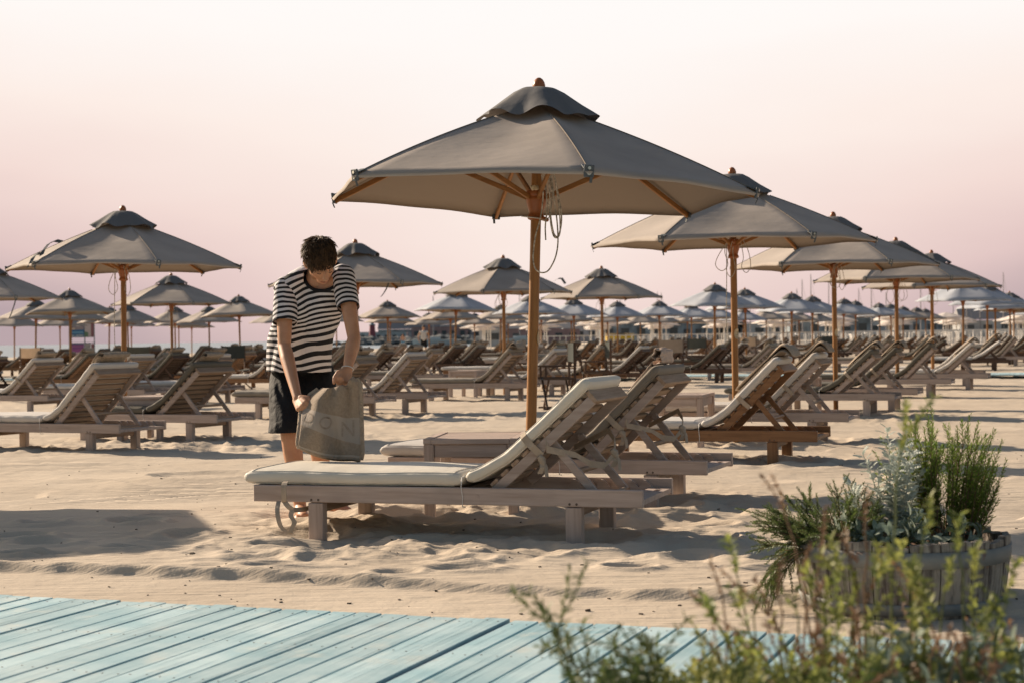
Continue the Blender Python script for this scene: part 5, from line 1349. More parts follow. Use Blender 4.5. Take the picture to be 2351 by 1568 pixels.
# collar band following the opening
c0 = sum(bm2, Vector()) / len(bm2); 
A1v = (bm2[0] - c0).normalized(); nrm = nn_; A1v = (A1v - nrm * A1v.dot(nrm)).normalized(); A2v = nrm.cross(A1v)
srt = sorted(bm2, key=lambda v: atan2((v - c0).dot(A2v), (v - c0).dot(A1v))); ng = 40; ringp = []
for i in range(ng):
    a = -pi + 2 * pi * i / ng; near_ = sorted(srt, key=lambda v: abs(((atan2((v - c0).dot(A2v), (v - c0).dot(A1v)) - a + pi) % (2 * pi)) - pi))[:5]
    ringp.append(sum(near_, Vector()) / 5)
for _ in range(4): ringp = [(ringp[i - 1] + ringp[i] * 2 + ringp[(i + 1) % ng]) / 4 for i in range(ng)]
m_ = MB(); m_.tube(ringp + ringp[:2], 0.0095, 8, False); m_.build('collar', mblack, sh)
# shorts
def shortsb(mb):
    for Hp, K, e in ((HR, KR, -1), (HL, KL, 1)):
        top = Hp + Vector((0, 0.02, 0.05)); capsule(mb, top, 0.112, Hp.lerp(K, 0.45) + side * e * 0.012, 0.108); capsule(mb, Hp.lerp(K, 0.45) + side * e * 0.012, 0.108, Hp.lerp(K, 1.08) + side * e * 0.016 + Vector((0, .02, 0)), 0.106)
    capsule(mb, P + side * -0.06 + Vector((0, -.02, 0.06)), 0.118, P + side * 0.06 + Vector((0, -.02, 0.06)), 0.118)
mS, VS = cloth_body(shortsb, 0.009, 3, [(H(655, 990, 9.45), Vector((0.02, 0.0, -1)))])
Nn = normals(mS); VS2 = wrinkle(VS, Nn, (0.1, 0, 1), 5.0, 0.011); mS.vertices.foreach_set('co', VS2.astype(np.float32).ravel()); mS.update()
put(mS, 'shorts', mblack, person)
# bracelet
m_ = MB(); d = (WL - EL_).normalized(); x_ = Vector((1, 0, 0)); x_ = (x_ - d * x_.dot(d)).normalized(); y_ = d.cross(x_); c_ = WL - d * 0.012 - org
m_.tube([c_ + (x_ * cos(a) + y_ * sin(a)) * 0.031 + d * 0.006 * sin(a) for a in np.linspace(0, 2 * pi, 25)], 0.0028, 6, False); m_.build('bracelet', M['white'], person)
# hair: many curved locks over a scalp shell
mh, nt, out = new_mat('dark_hair')
tcn = N(nt, 'ShaderNodeTexCoord'); c1, f1 = noise_mix(nt, tcn.outputs['Object'], 45.0, (0.028, 0.015, 0.008), (0.11, 0.06, 0.028), 4)
b = N(nt, 'ShaderNodeBsdfPrincipled'); b.inputs['Roughness'].default_value = 0.6; b.inputs['Specular IOR Level'].default_value = 0.25; L(nt, c1, b.inputs['Base Color']); L(nt, b.outputs[0], out.inputs[0])
m_ = MB(); rh = random.Random(6)
sh_m = MB(); ellipsoid(sh_m, (0, -0.018, 0.042), (0.079, 0.101, 0.0855), None, 28)
vs = []; keep = {}
for i, v in enumerate(sh_m.v):
    if v[2] > 0.018 - 0.60 * (v[1] + 0.02) * (1 if v[1] < 0 else 0) and not (v[1] > 0.052 and v[2] < 0.065) or (v[1] < -0.03 and v[2] > -0.045): keep[i] = len(vs); vs.append(hd(*v) - org)
m_.add(vs, [tuple(keep[i] for i in f) for f in sh_m.f if all(i in keep for i in f)], True)
crown = Vector((0.0, -0.075, 0.10))
for i in range(2100):
    th = rh.uniform(0, 2 * pi); el_ = rh.uniform(-0.45, 1.45)
    n_v = Vector((cos(el_) * cos(th), cos(el_) * sin(th), sin(el_)))
    p = Vector((0.075 * n_v.x, -0.016 + 0.097 * n_v.y, 0.040 + 0.082 * n_v.z))
    if p.y > 0.045 and p.z < 0.070: continue
    if p.z < 0.022 and p.y > -0.035: continue
    if p.z < -0.002 and p.y > -0.05: continue
    away = (p - crown); away = (away - n_v * away.dot(n_v)); away = away.normalized() if away.length > 1e-4 else Vector((0, 1, 0))
    l = rh.uniform(0.040, 0.062) * (0.55 if p.z < 0.02 else 1.0) * (1.25 if p.y > 0.02 else 1); tw = Vector((rh.uniform(-.18, .18), rh.uniform(-.2, .2), rh.uniform(-.15, .15))) + Vector((0.25, 0, 0))
    dirv = (away + tw).normalized(); pts = [p - n_v * 0.004]
    for k in range(4):
        f = (k + 1) / 4; lift = 0.008 * sin(pi * f * 0.8) * rh.uniform(.6, 1.3) * (0.4 if p.z < 0.03 else 1); q_ = p + dirv * l * f + n_v * lift
        # stay over the skull
        rel = Vector((q_.x / 0.080, (q_.y + 0.018) / 0.102, (q_.z - 0.042) / 0.085)); 
        if rel.length < 1.02: q_ = Vector((rel.normalized().x * 0.0785, -0.016 + rel.normalized().y * 0.101, 0.040 + rel.normalized().z * 0.0855))
        pts.append(q_ + Vector((rh.uniform(-1, 1), rh.uniform(-1, 1), rh.uniform(-1, 1))) * 0.0007)
    r = rh.uniform(0.0016, 0.0034); m_.tube([hd(*q_) - org for q_ in pts], [r, r * 1.1, r, r * 0.7, r * 0.15], 4, False)
m_.build('hair', mh, person)

# the towel he holds
mtw, nt, out = new_mat('held_towel')
at_u = N(nt, 'ShaderNodeUVMap'); sep = N(nt, 'ShaderNodeSeparateXYZ'); L(nt, at_u.outputs[0], sep.inputs[0])
bu = N(nt, 'ShaderNodeUVMap'); bu.uv_map = 'Band'; sepb = N(nt, 'ShaderNodeSeparateXYZ'); L(nt, bu.outputs[0], sepb.inputs[0])
at_u.uv_map = 'UVMap'
def band(lo, hi, src=1):
    g = N(nt, 'ShaderNodeMath', operation='COMPARE'); L(nt, (sepb if src == 0 else sep).outputs[src], g.inputs[0]); g.inputs[1].default_value = (lo + hi) / 2; g.inputs[2].default_value = (hi - lo) / 2; return g.outputs[0]
tcn = N(nt, 'ShaderNodeTexCoord')
c1, f1 = noise_mix(nt, tcn.outputs['Object'], 70.0, (0.27, 0.205, 0.15), (0.35, 0.27, 0.20), 4)
mx1 = N(nt, 'ShaderNodeMix'); mx1.data_type = 'RGBA'; L(nt, band(0.48, 0.80, 0), mx1.inputs[0]); L(nt, c1, mx1.inputs[6]); mx1.inputs[7].default_value = (0.38, 0.32, 0.27, 1)
ck = N(nt, 'ShaderNodeTexChecker'); ck.inputs['Scale'].default_value = 60; mpk = N(nt, 'ShaderNodeMapping'); mpk.inputs['Scale'].default_value = (1, 1.2, 1); L(nt, at_u.outputs[0], mpk.inputs[0]); L(nt, mpk.outputs[0], ck.inputs[0])
ck.inputs[1].default_value = (0.52, 0.44, 0.36, 1); ck.inputs[2].default_value = (0.36, 0.28, 0.21, 1)
mx2 = N(nt, 'ShaderNodeMix'); mx2.data_type = 'RGBA'; L(nt, band(0.035, 0.062), mx2.inputs[0]); L(nt, mx1.outputs[2], mx2.inputs[6]); L(nt, ck.outputs[0], mx2.inputs[7])
b = N(nt, 'ShaderNodeBsdfPrincipled'); b.inputs['Roughness'].default_value = 0.95; b.inputs['Sheen Weight'].default_value = 0.2; L(nt, mx2.outputs[2], b.inputs['Base Color'])
n1 = N(nt, 'ShaderNodeTexNoise'); n1.inputs['Scale'].default_value = 160; n1.inputs['Detail'].default_value = 3; L(nt, tcn.outputs['Object'], n1.inputs['Vector']); bump(nt, n1.outputs[0], b, 0.8, 0.004); L(nt, b.outputs[0], out.inputs[0])
# outline rows from the top edge to the bottom edge: left, right (photo view) and a forward bulge
ROWS = [(0.0, (738, 890), (810, 864)), (0.06, (722, 902), (821, 874)), (0.13, (704, 918), (824, 890)), (0.2, (699, 932), (824, 905)), (0.35, (692, 950), (825, 935)), (0.55, (690, 975), (826, 970)), (0.75, (687, 1000), (827, 1010)), (0.9, (685, 1018), (828, 1040)), (1.0, (688, 1030), (826, 1058))]
def towel_pt(u, v):
    v = min(1.0, max(0.0, v)) if v < 1.0 else v; vx = max(0.0, v - 1.0); v = min(v, 1.0)
    for i in range(len(ROWS) - 1):
        if ROWS[i][0] <= v <= ROWS[i + 1][0] + 1e-9:
            f = (v - ROWS[i][0]) / (ROWS[i + 1][0] - ROWS[i][0]); l = [ROWS[i][1][k] * (1 - f) + ROWS[i + 1][1][k] * f for k in (0, 1)]; r = [ROWS[i][2][k] * (1 - f) + ROWS[i + 1][2][k] * f for k in (0, 1)]; break
    x = l[0] + (r[0] - l[0]) * u; y = l[1] + (r[1] - l[1]) * u
    # top edge sags between the hands and rises at the held corner, bottom bows down
    y += (1 - v) ** 2 * (10 * sin(pi * u) + (8 * sstep(0.62, 0.76, np.float64(u)) * (1 - sstep(0.80, 0.92, np.float64(u))) if True else 0))
    y += v ** 3 * 9 * sin(pi * min(1, u * 1.15)) + vx * 150
    Y = 8.80 - 0.055 * sin(pi * u) * (0.3 + 0.7 * v) - 0.035 * v * (1 - u) + 0.026 * cos(9 * u + 1.2) * (1 - v) + 0.030 * cos(5.0 * u + 3.5 * v) + 0.010 * cos(17 * u - 4 * v) * (1 - 0.5 * v) - 0.03 * v
    Y += 0.028 * math.exp(-((u - 0.80) / 0.05) ** 2) * (1 - v) ** 1.5 + 0.02 * math.exp(-((u - 0.38 - 0.25 * v) / 0.08) ** 2) * (0.5 + v * 0.5)
    return at(float(x), float(y), Y)
tw_o = MB(); uvs = []; NU, NV = 48, 60
org_t = at(757, 1000, 8.8)
def layer(off, v0, vend, ins):
    V = []; UV = []
    for j in range(NV + 1):
        for i in range(NU + 1):
            u = i / NU; v = v0 + (vend - v0) * j / NV; uu = ins + (1 - 2 * ins) * u
            V.append(towel_pt(uu, v) + Vector((0, off, 0)) - org_t); UV.append((u, 1 - v))
    return V, UV
bmt = bmesh.new(); uvl = bmt.loops.layers.uv.new('UVMap'); uvb = bmt.loops.layers.uv.new('Band')
for li, (off, v0, vend, ins) in enumerate(((0.0, 0.0, 1.0, 0.0), (0.017, 0.02, 0.985, 0.008), (0.034, 0.0, 1.02, 0.0), (0.052, 0.05, 1.035, 0.02))):
    V, UV = layer(off, v0, vend, ins); th = 0.013; n1_ = len(V)
    va = [bmt.verts.new(v) for v in V]; vb = [bmt.verts.new(v + Vector((0, th, 0))) for v in V]
    def fc(ix, vsl):
        f = bmt.faces.new([vsl[k] for k in ix]); f.smooth = True
        for lo, k in zip(f.loops, ix):
            uk = UV[k % n1_]; lo[uvl].uv = uk; lo[uvb].uv = (1 - uk[1] + 0.26 * (1 - uk[0]) ** 1.4, 0)
    w = NU + 1; allv = va + vb
    for j in range(NV):
        for i in range(NU):
            a = j * w + i; fc((a, a + w, a + w + 1, a + 1), allv); fc((n1_ + a, n1_ + a + 1, n1_ + a + w + 1, n1_ + a + w), allv)
    for i in range(NU):
        a = i; fc((a, a + 1, n1_ + a + 1, n1_ + a), allv); a = NV * w + i; fc((a, n1_ + a, n1_ + a + 1, a + 1), allv)
    for j in range(NV):
        a = j * w; fc((a, n1_ + a, n1_ + a + w, a + w), allv); a = j * w + NU; fc((a, a + w, n1_ + a + w, n1_ + a), allv)
# rolled side folds joining the layers
me = bpy.data.meshes.new('towel'); bmt.to_mesh(me); bmt.free(); me.materials.append(mtw)
tw = link('towel', me, None, org_t); tag(tw, 'folded beige towel with a pale lettered band, held by the striped shirt man', 'towel')
me2 = MB()
for u_, rr in ((0.012, 0.030), (0.985, 0.030)):
    pts = [towel_pt(u_, v) + Vector((0, 0.030, 0)) - org_t for v in np.linspace(0.03, 0.99, 16)]; me2.tube(pts, [0.010] + [0.012] * 14 + [0.010], 10, True, flat=2.1)
me2.build('side_fold', M['towel'], tw)
mlet = plain('towel_letter', (0.315, 0.26, 0.215), 0.95, nscale=90)
def towel_letter(ch, uc, vc, su, sv, rot=0.0):
    cu = bpy.data.curves.new('l', 'FONT'); cu.body = ch; cu.size = 1.0; cu.align_x = 'CENTER'; cu.align_y = 'CENTER'; tmp = bpy.data.objects.new('tmp', cu); COL.objects.link(tmp)
    me = bpy.data.meshes.new_from_object(tmp); bpy.data.objects.remove(tmp)
    bm = bmesh.new(); bm.from_mesh(me); bmesh.ops.triangulate(bm, faces=bm.faces[:]); bmesh.ops.subdivide_edges(bm, edges=bm.edges[:], cuts=2)
    for v in bm.verts:
        x, y = v.co.x, v.co.y; x, y = x * cos(rot) - y * sin(rot), x * sin(rot) + y * cos(rot)
        v.co = towel_pt(min(1, max(0, uc + x * su)), min(1, max(0, vc - y * sv))) + Vector((0, -0.0016, 0)) - org_t
    bm.to_mesh(me); bm.free(); me.materials.clear(); me.materials.append(mlet); link('letter', me, tw)
towel_letter('N', 0.80, 0.615, 0.34, 0.30)
towel_letter('O', 0.42, 0.515, 0.30, 0.28, -0.25)
towel_letter('D', 0.12, 0.425, 0.26, 0.26, -0.35)

# tie straps under the foot of the nearest lounger
def w_strap(pxs, w, side_, nm='tie_strap'):
    m_ = MB(); inv = L1.matrix_basis.inverted(); Pn = [inv @ at(x, y, Y) for x, y, Y in pxs]
    sm = []
    for i in range(len(Pn) - 1):
        p0, p1, p2, p3 = Pn[max(i - 1, 0)], Pn[i], Pn[i + 1], Pn[min(i + 2, len(Pn) - 1)]
        for s in range(4):
            t = s / 4; sm.append(0.5 * ((2 * p1) + (p2 - p0) * t + (2 * p0 - 5 * p1 + 4 * p2 - p3) * t * t + (3 * p1 - p0 - 3 * p2 + p3) * t ** 3))
    sm.append(Pn[-1]); m_.ribbon(sm, w, side_, th=0.0018); return m_.build(nm, M['strap'], L1)
w_strap([(657, 1105, 8.17), (652, 1113, 8.12), (652, 1145, 8.12), (653, 1152, 8.14)], 0.028, (1, 0, 0))
w_strap([(640, 1150, 8.20), (637, 1165, 8.16), (638, 1185, 8.13), (645, 1208, 8.12), (660, 1222, 8.11), (670, 1224, 8.11)], 0.022, (1, 0.2, 0.1))
w_strap([(652, 1148, 8.14), (660, 1160, 8.12), (672, 1170, 8.12)], 0.026, (0.8, 0, 0.5))
w_strap([(672, 1170, 8.12), (700, 1168, 8.25), (740, 1155, 8.5), (775, 1146, 8.7)], 0.024, (0, 0.2, 1))
w_strap([(671, 1170, 8.12), (668, 1184, 8.11), (676, 1198, 8.10), (670, 1212, 8.10), (667, 1222, 8.10)], 0.024, (1, 0.3, 0))

# two far people
def far_person(label, p, h, shirt, short, bare=False, arms=True):
    t = thing('person', label, 'person', p); b_ = MB(); k = h / 1.75; S_ = lambda v: Vector(v) * k
    capsule(b_, S_((0, 0, 0.95)), 0.13 * k, S_((0, 0, 1.35)), 0.15 * k); capsule(b_, S_((-.17, 0, 1.42)), 0.06 * k, S_((.17, 0, 1.42)), 0.06 * k); capsule(b_, S_((0, 0, 1.4)), .06 * k, S_((0, 0, 1.55)), .05 * k)
    ellipsoid(b_, S_((0, 0, 1.64)), (0.08 * k, 0.10 * k, 0.12 * k))
    for s in (-1, 1):
        capsule(b_, S_((s * .09, 0, .9)), .085 * k, S_((s * .11, -.02, .5)), .06 * k); capsule(b_, S_((s * .11, -.02, .5)), .055 * k, S_((s * .12, 0, .06)), .035 * k); capsule(b_, S_((s * .12, 0, .05)), .04 * k, S_((s * .13, -.15, .03)), .03 * k)
        e = S_((s * .33, .05, 1.12)); capsule(b_, S_((s * .19, 0, 1.40)), .05 * k, e, .038 * k); w_ = S_((s * .17, -.06, .98)) if s > 0 else S_((s * .27, -.02, .86)); capsule(b_, e, .036 * k, w_, .026 * k); capsule(b_, w_, .03 * k, w_ + Vector((-s * .03, -.03, -.06)), .02 * k)
    me, V = fuse(b_, 0.018, 3); me.name = 'body'; me.materials.clear(); me.materials.append(mskin); link('body', me, t)
    if shirt:
        s_ = MB(); capsule(s_, S_((0, 0, 0.98)), 0.155 * k, S_((0, 0, 1.32)), 0.175 * k); capsule(s_, S_((-.19, 0, 1.40)), 0.075 * k, S_((.19, 0, 1.40)), 0.075 * k); me, V = fuse(s_, 0.02, 3); me.name = 'shirt'; me.materials.clear(); me.materials.append(shirt); link('shirt', me, t)
    s_ = MB()
    for s in (-1, 1): capsule(s_, S_((s * .07, 0, .92)), .12 * k, S_((s * .11, -.01, .55)), .095 * k)
    me, V = fuse(s_, 0.02, 3); me.name = 'shorts'; me.materials.clear(); me.materials.append(short); link('shorts', me, t)
    s_ = MB(); ellipsoid(s_, S_((0, .01, 1.68)), (.088 * k, .108 * k, .10 * k)); s_.build('hair', mh, t)
p = at(973, 790, 96); far_person('distant person in a light shirt and black trousers standing by the water', (p.x, 96, 0.05), 1.72, M['lightgrey'], mblack)
p = at(925, 790, 190); far_person('distant bare chested person in bright blue shorts at the water', (p.x, 190, 0.0), 1.6, None, plain('bright_blue_cloth', (0.03, 0.25, 0.45), 0.7))

# ------------------------------------------------------------------ barrel planters
mstave, nt, out = new_mat('old_barrel_oak')
tcn = N(nt, 'ShaderNodeTexCoord'); mpn = N(nt, 'ShaderNodeMapping'); mpn.inputs['Scale'].default_value = (26, 26, 3.0); L(nt, tcn.outputs['Object'], mpn.inputs[0])
c1, f1 = noise_mix(nt, mpn.outputs[0], 1.3, (0.34, 0.30, 0.26), (0.10, 0.08, 0.07), 7, 0.42, 0.60, 0.7)
c2, f2 = noise_mix(nt, tcn.outputs['Object'], 4.5, c1, (0.05, 0.045, 0.042), 5, 0.52, 0.72)
c3, f3 = noise_mix(nt, tcn.outputs['Object'], 7.0, c2, (0.30, 0.13, 0.045), 4, 0.63, 0.75)
b = N(nt, 'ShaderNodeBsdfPrincipled'); b.inputs['Roughness'].default_value = 0.9; L(nt, c3, b.inputs['Base Color']); bump(nt, f1, b, 0.8, 0.008); L(nt, b.outputs[0], out.inputs[0])
mhoop, nt, out = new_mat('weathered_hoop_metal')
tcn = N(nt, 'ShaderNodeTexCoord')
c1, f1 = noise_mix(nt, tcn.outputs['Object'], 9.0, (0.19, 0.20, 0.205), (0.27, 0.265, 0.25), 6, 0.35, 0.65)
c2, f2 = noise_mix(nt, tcn.outputs['Object'], 16.0, c1, (0.20, 0.085, 0.035), 6, 0.60, 0.74)
b = N(nt, 'ShaderNodeBsdfPrincipled'); b.inputs['Roughness'].default_value = 0.7; b.inputs['Metallic'].default_value = 0.25; L(nt, c2, b.inputs['Base Color']); bump(nt, f2, b, 0.4, 0.004); L(nt, b.outputs[0], out.inputs[0])
msoil = plain('dark_soil', (0.09, 0.045, 0.025), 0.95, nscale=40, namt=0.6, bmp=0.8)
def barrel(label, loc, Rt, z0, z1, seed=0):
    t = thing('barrel_planter', label, 'planter', loc, 0.4 + seed); r_ = random.Random(seed); n = 22; hh = z1 - z0
    def rad(z): f = (z - z0) / hh; return Rt * (0.83 + 0.17 * sin(0.5 * pi * (0.15 + 0.85 * f)) ** 1.0)
    a = 0; wid = [r_.uniform(0.8, 1.25) for _ in range(n)]; s_ = sum(wid)
    for w in wid:
        da_ = 2 * pi * w / s_; m_ = MB(); vs = []; topv = r_.uniform(-0.012, 0.006); lift = r_.uniform(-.003, .003); na = 5
        for i in range(9):
            f = i / 8
            for j in range(na + 1):
                aa = a + 0.006 + (da_ - 0.012) * j / na; z = z0 + hh * f + (topv + 0.004 * sin(7.1 * j + a * 9) if i == 8 else 0); r = rad(z0 + hh * f) + lift
                vs.append((r * cos(aa), r * sin(aa), z))
        k = len(vs)
        for i in range(9):
            f = i / 8
            for j in range(na + 1):
                aa = a + 0.006 + (da_ - 0.012) * j / na; z = z0 + hh * f + (topv + 0.004 * cos(5.3 * j + a * 9) if i == 8 else 0); r = rad(z0 + hh * f) + lift - 0.026
                vs.append((r * cos(aa), r * sin(aa), z))
        w1 = na + 1; fs = []
        for i in range(8):
            for j in range(na): q_ = i * w1 + j; fs += [(q_, q_ + 1, q_ + w1 + 1, q_ + w1), (k + q_, k + q_ + w1, k + q_ + w1 + 1, k + q_ + 1)]
            for j in (0, na): q_ = i * w1 + j; fs.append((q_, q_ + w1, k + q_ + w1, k + q_) if j == 0 else (q_, k + q_, k + q_ + w1, q_ + w1))
        for j in range(na): q_ = 8 * w1 + j; fs.append((q_, q_ + 1, k + q_ + 1, k + q_))
        m_.add(vs, fs); m_.build('stave', mstave, t); a += da_
    for zc, hw in ((z1 - 0.055, 0.028), (z0 + 0.33 * hh, 0.020), (z0 + 0.05, 0.02)):
        m_ = MB(); m_.lathe([(rad(zc - hw) + 0.002, zc - hw), (rad(zc - hw) + 0.0065, zc - hw), (rad(zc) + 0.0068, zc), (rad(zc + hw) + 0.0065, zc + hw), (rad(zc + hw) + 0.002, zc + hw)], 64, cap=False); m_.build('hoop', mhoop, t)
    m_ = MB(); nn = 40; vs = [(0, 0, z1 - 0.055)]
    for i in range(1, 9):
        for j in range(nn):
            aa = 2 * pi * j / nn; r = (rad(z1 - 0.06) - 0.024) * i / 8; vs.append((r * cos(aa), r * sin(aa), z1 - 0.055 + r_.uniform(-.010, .012)))
    fs = [(0, 1 + j, 1 + (j + 1) % nn) for j in range(nn)] + [(1 + i * nn + j, 1 + (i + 1) * nn + j, 1 + (i + 1) * nn + (j + 1) % nn, 1 + i * nn + (j + 1) % nn) for i in range(7) for j in range(nn)]
    m_.add(vs, fs, True); m_.build('soil', msoil, t)
    return t
BX, BY, BZ = at(2068, 1300, 6.05).x, 6.05, 0.272
barrel('half oak barrel planter full of herbs standing on the sand at the right', (BX, BY, 0), 0.385, -0.07, BZ, 1)
GX, GY = 0.78, 2.75
tt_ = thing('planter_box', 'long wooden planter box below the blurred foreground herbs', 'planter', (GX, GY, 0.036), 0)
for sy in (-1, 1):
    m_ = MB(); m_.box((0, sy * 0.24, 0.12), (1.46, 0.03, 0.24), ch=0.004); m_.build('side_board', M['greyx'], tt_)
    m_ = MB(); m_.box((sy * 0.715, 0, 0.12), (0.03, 0.448, 0.238), ch=0.004); m_.build('end_board', M['greyy'], tt_)
m_ = MB(); m_.box((0, 0, 0.10), (1.39, 0.44, 0.17)); m_.build('soil', msoil, tt_)

# ------------------------------------------------------------------ plants
def stem_curve(p, d, L_, droop, r_, n=10, wob=0.12):
    pts = [Vector(p)]; d = Vector(d).normalized(); st = L_ / n
    for i in range(n):
        d = (d + Vector((r_.uniform(-1, 1), r_.uniform(-1, 1), r_.uniform(-1, 1))) * wob + Vector((0, 0, -droop / n))).normalized(); pts.append(pts[-1] + d * st)
    return pts
class Leaves:
    def __init__(s): s.V = []; s.F = []
    def needle(s, p, d, l, w, side_):
        o = len(s.V); s.V += [p - side_ * w * .5, p + d * l * .55 - side_ * w * .45, p + d * l, p + d * l * .55 + side_ * w * .45]; s.F.append((o, o + 1, o + 2, o + 3))
    def leaf(s, p, d, l, w, side_, nrm, curl=0.2):
        o = len(s.V); pr = ((0, .12), (.3, .85), (.6, 1.0), (.85, .6), (1.0, .05)); 
        for f, k in pr:
            c = p + d * l * f - nrm * l * curl * f * f; s.V += [c - side_ * w * .5 * k + nrm * w * .18 * k, c, c + side_ * w * .5 * k + nrm * w * .18 * k]
        for i in range(4):
            for j in (0, 1): a = o + i * 3 + j; s.F.append((a, a + 1, a + 4, a + 3))
    def build(s, nm, mat, par):
        return np_mesh(nm, np.array([tuple(v) for v in s.V]), np.array(s.F), mat, par, True)
def frame_at(pts, f):
    k = f * (len(pts) - 1); i = min(int(k), len(pts) - 2); t = (pts[i + 1] - pts[i]).normalized(); p = pts[i].lerp(pts[i + 1], k - i)
    a = t.cross(Vector((0.31, 0.52, 0.79))).normalized(); return p, t, a, t.cross(a)
mros = leafmat('rosemary_leaf', (0.05, 0.09, 0.025), (0.12, 0.165, 0.045), 0.4)
mros2 = leafmat('bright_rosemary_leaf', (0.085, 0.15, 0.022), (0.19, 0.26, 0.045), 0.45)
mstem = plain('woody_stem', (0.15, 0.095, 0.055), 0.9)
mgst = plain('green_stem', (0.16, 0.18, 0.06), 0.8)
msil = leafmat('silver_leaf', (0.42, 0.46, 0.42), (0.58, 0.61, 0.55), 0.2, 0.8)
msage = leafmat('sage_leaf', (0.15, 0.20, 0.16), (0.26, 0.31, 0.25), 0.25, 0.8)
mdry = plain('dry_brown_stem', (0.26, 0.15, 0.09), 0.9)
mherb = leafmat('pale_green_herb_leaf', (0.16, 0.21, 0.05), (0.36, 0.36, 0.11), 0.5)
mherb2 = leafmat('olive_green_herb_leaf', (0.055, 0.09, 0.025), (0.13, 0.155, 0.045), 0.4)
def whorled(Lv, pts, l, w, per, ang0, ang1, r_, start=0.08, taper=True, num=None):
    tot = sum((pts[i + 1] - pts[i]).length for i in range(len(pts) - 1)); n = int(tot * per)
    for i in range(n):
        f = start + (1 - start) * (i + r_.random()) / n; p, t, a, b_ = frame_at(pts, min(f, 0.999)); th = i * 2.4 + r_.uniform(-.4, .4); o = a * cos(th) + b_ * sin(th)
        an = ang0 + (ang1 - ang0) * f + r_.uniform(-.15, .15); d = (t * cos(an) + o * sin(an)).normalized(); s_ = d.cross(t).normalized()
        ll = l * r_.uniform(.75, 1.15) * ((1 - 0.45 * max(0, f - 0.75) / 0.25) if taper else 1); Lv.needle(p, d, ll, w * r_.uniform(.8, 1.2), s_)
def rosemary(name, label, base, stems, mat, per=420, l=0.024, w=0.0042, seed=0, sidebr=0.5):
    """stems: (offset, direction, length, droop)"""
    t = thing(name, label, 'plant', base); r_ = random.Random(seed); sm = MB(); Lv = Leaves()
    for off, d, L_, dr in stems:
        pts = stem_curve(off, d, L_, dr, r_, 9, 0.06); sm.tube(pts, [0.0032 * (1 - 0.75 * i / 9) for i in range(10)], 4, False)
        whorled(Lv, pts, l, w, per, 1.2, 0.7, r_, 0.15)
        for q_ in range(int(L_ * 12 * sidebr)):
            f = r_.uniform(0.15, 0.75); p, tt, a, b_ = frame_at(pts, f); th = r_.uniform(0, 6.28); o = a * cos(th) + b_ * sin(th); d2 = (tt * 0.8 + o * 0.6 + Vector((0, 0, 0.3))).normalized()
            p2 = stem_curve(p, d2, L_ * r_.uniform(.12, .35), dr * .5, r_, 5, 0.08); sm.tube(p2, [0.0018, .0016, .0014, .0012, .001, .0006], 3, False); whorled(Lv, p2, l * .95, w, per, 1.0, 0.5, r_, 0.05)
    sm.build('stem', mstem, t); Lv.build('leaves', mat, t); return t
rr_ = random.Random(3)
TZ = BZ - 0.055
# tall upright rosemary at the right
st = []
for i in range(58):
    ox = rr_.uniform(-0.15, 0.15); oy = rr_.uniform(-0.10, 0.10); L_ = rr_.uniform(0.31, 0.54) * (1 - 0.28 * abs(ox) / 0.15); st.append(((ox * 0.7 - .01, oy * 0.6, 0), (ox * 3.2 + 0.02, oy * 2.2, 1.35), L_, rr_.uniform(-.05, .15)))
st += [((a[0][0] * 1.2, a[0][1] + .03, 0), (a[1][0] * 1.35, a[1][1] - .1, 1.2), a[2] * .72, a[3]) for a in st[:26]]
rb = at(2185, 1225, 6.08)
rosemary('rosemary_bush', 'tall upright bright green rosemary at the right of the barrel planter', (rb.x, 6.12, TZ), st, mros2, 300, 0.030, 0.0050, 1, 0.5)
# trailing rosemary at the left
st = []
for i in range(74):
    a = rr_.uniform(0, 6.28); k = rr_.uniform(.4, 1.1); st.append(((0.07 * cos(a), 0.07 * sin(a), 0), (cos(a) * k - 0.45, sin(a) * k * .7 - 0.1, rr_.uniform(0.45, 1.5)), rr_.uniform(0.15, 0.30), rr_.uniform(0.1, 0.9)))
for i in range(10): st.append(((-0.09, rr_.uniform(-.12, .05), 0.02), (-1, rr_.uniform(-.4, .2), rr_.uniform(0.0, 0.35)), rr_.uniform(0.22, 0.34), rr_.uniform(1.6, 2.6)))
for i in range(5): st.append(((-0.05, rr_.uniform(-.08, .05), 0.02), (-1, rr_.uniform(-.3, .2), rr_.uniform(0.6, 0.8)), rr_.uniform(0.27, 0.34), rr_.uniform(.5, .8)))
for i in range(14): st.append(((0.10 + rr_.uniform(-.05, .05), rr_.uniform(-.1, .05), 0.0), (rr_.uniform(-.5, .3), rr_.uniform(-.4, .3), 1.0), rr_.uniform(0.12, 0.20), 0.2))
rb = at(1920, 1225, 6.0)
rosemary('rosemary_bush', 'low spreading rosemary trailing over the left rim of the barrel planter', (rb.x, 6.02, TZ), st, mros, 520, 0.017, 0.0040, 2, 1.6)
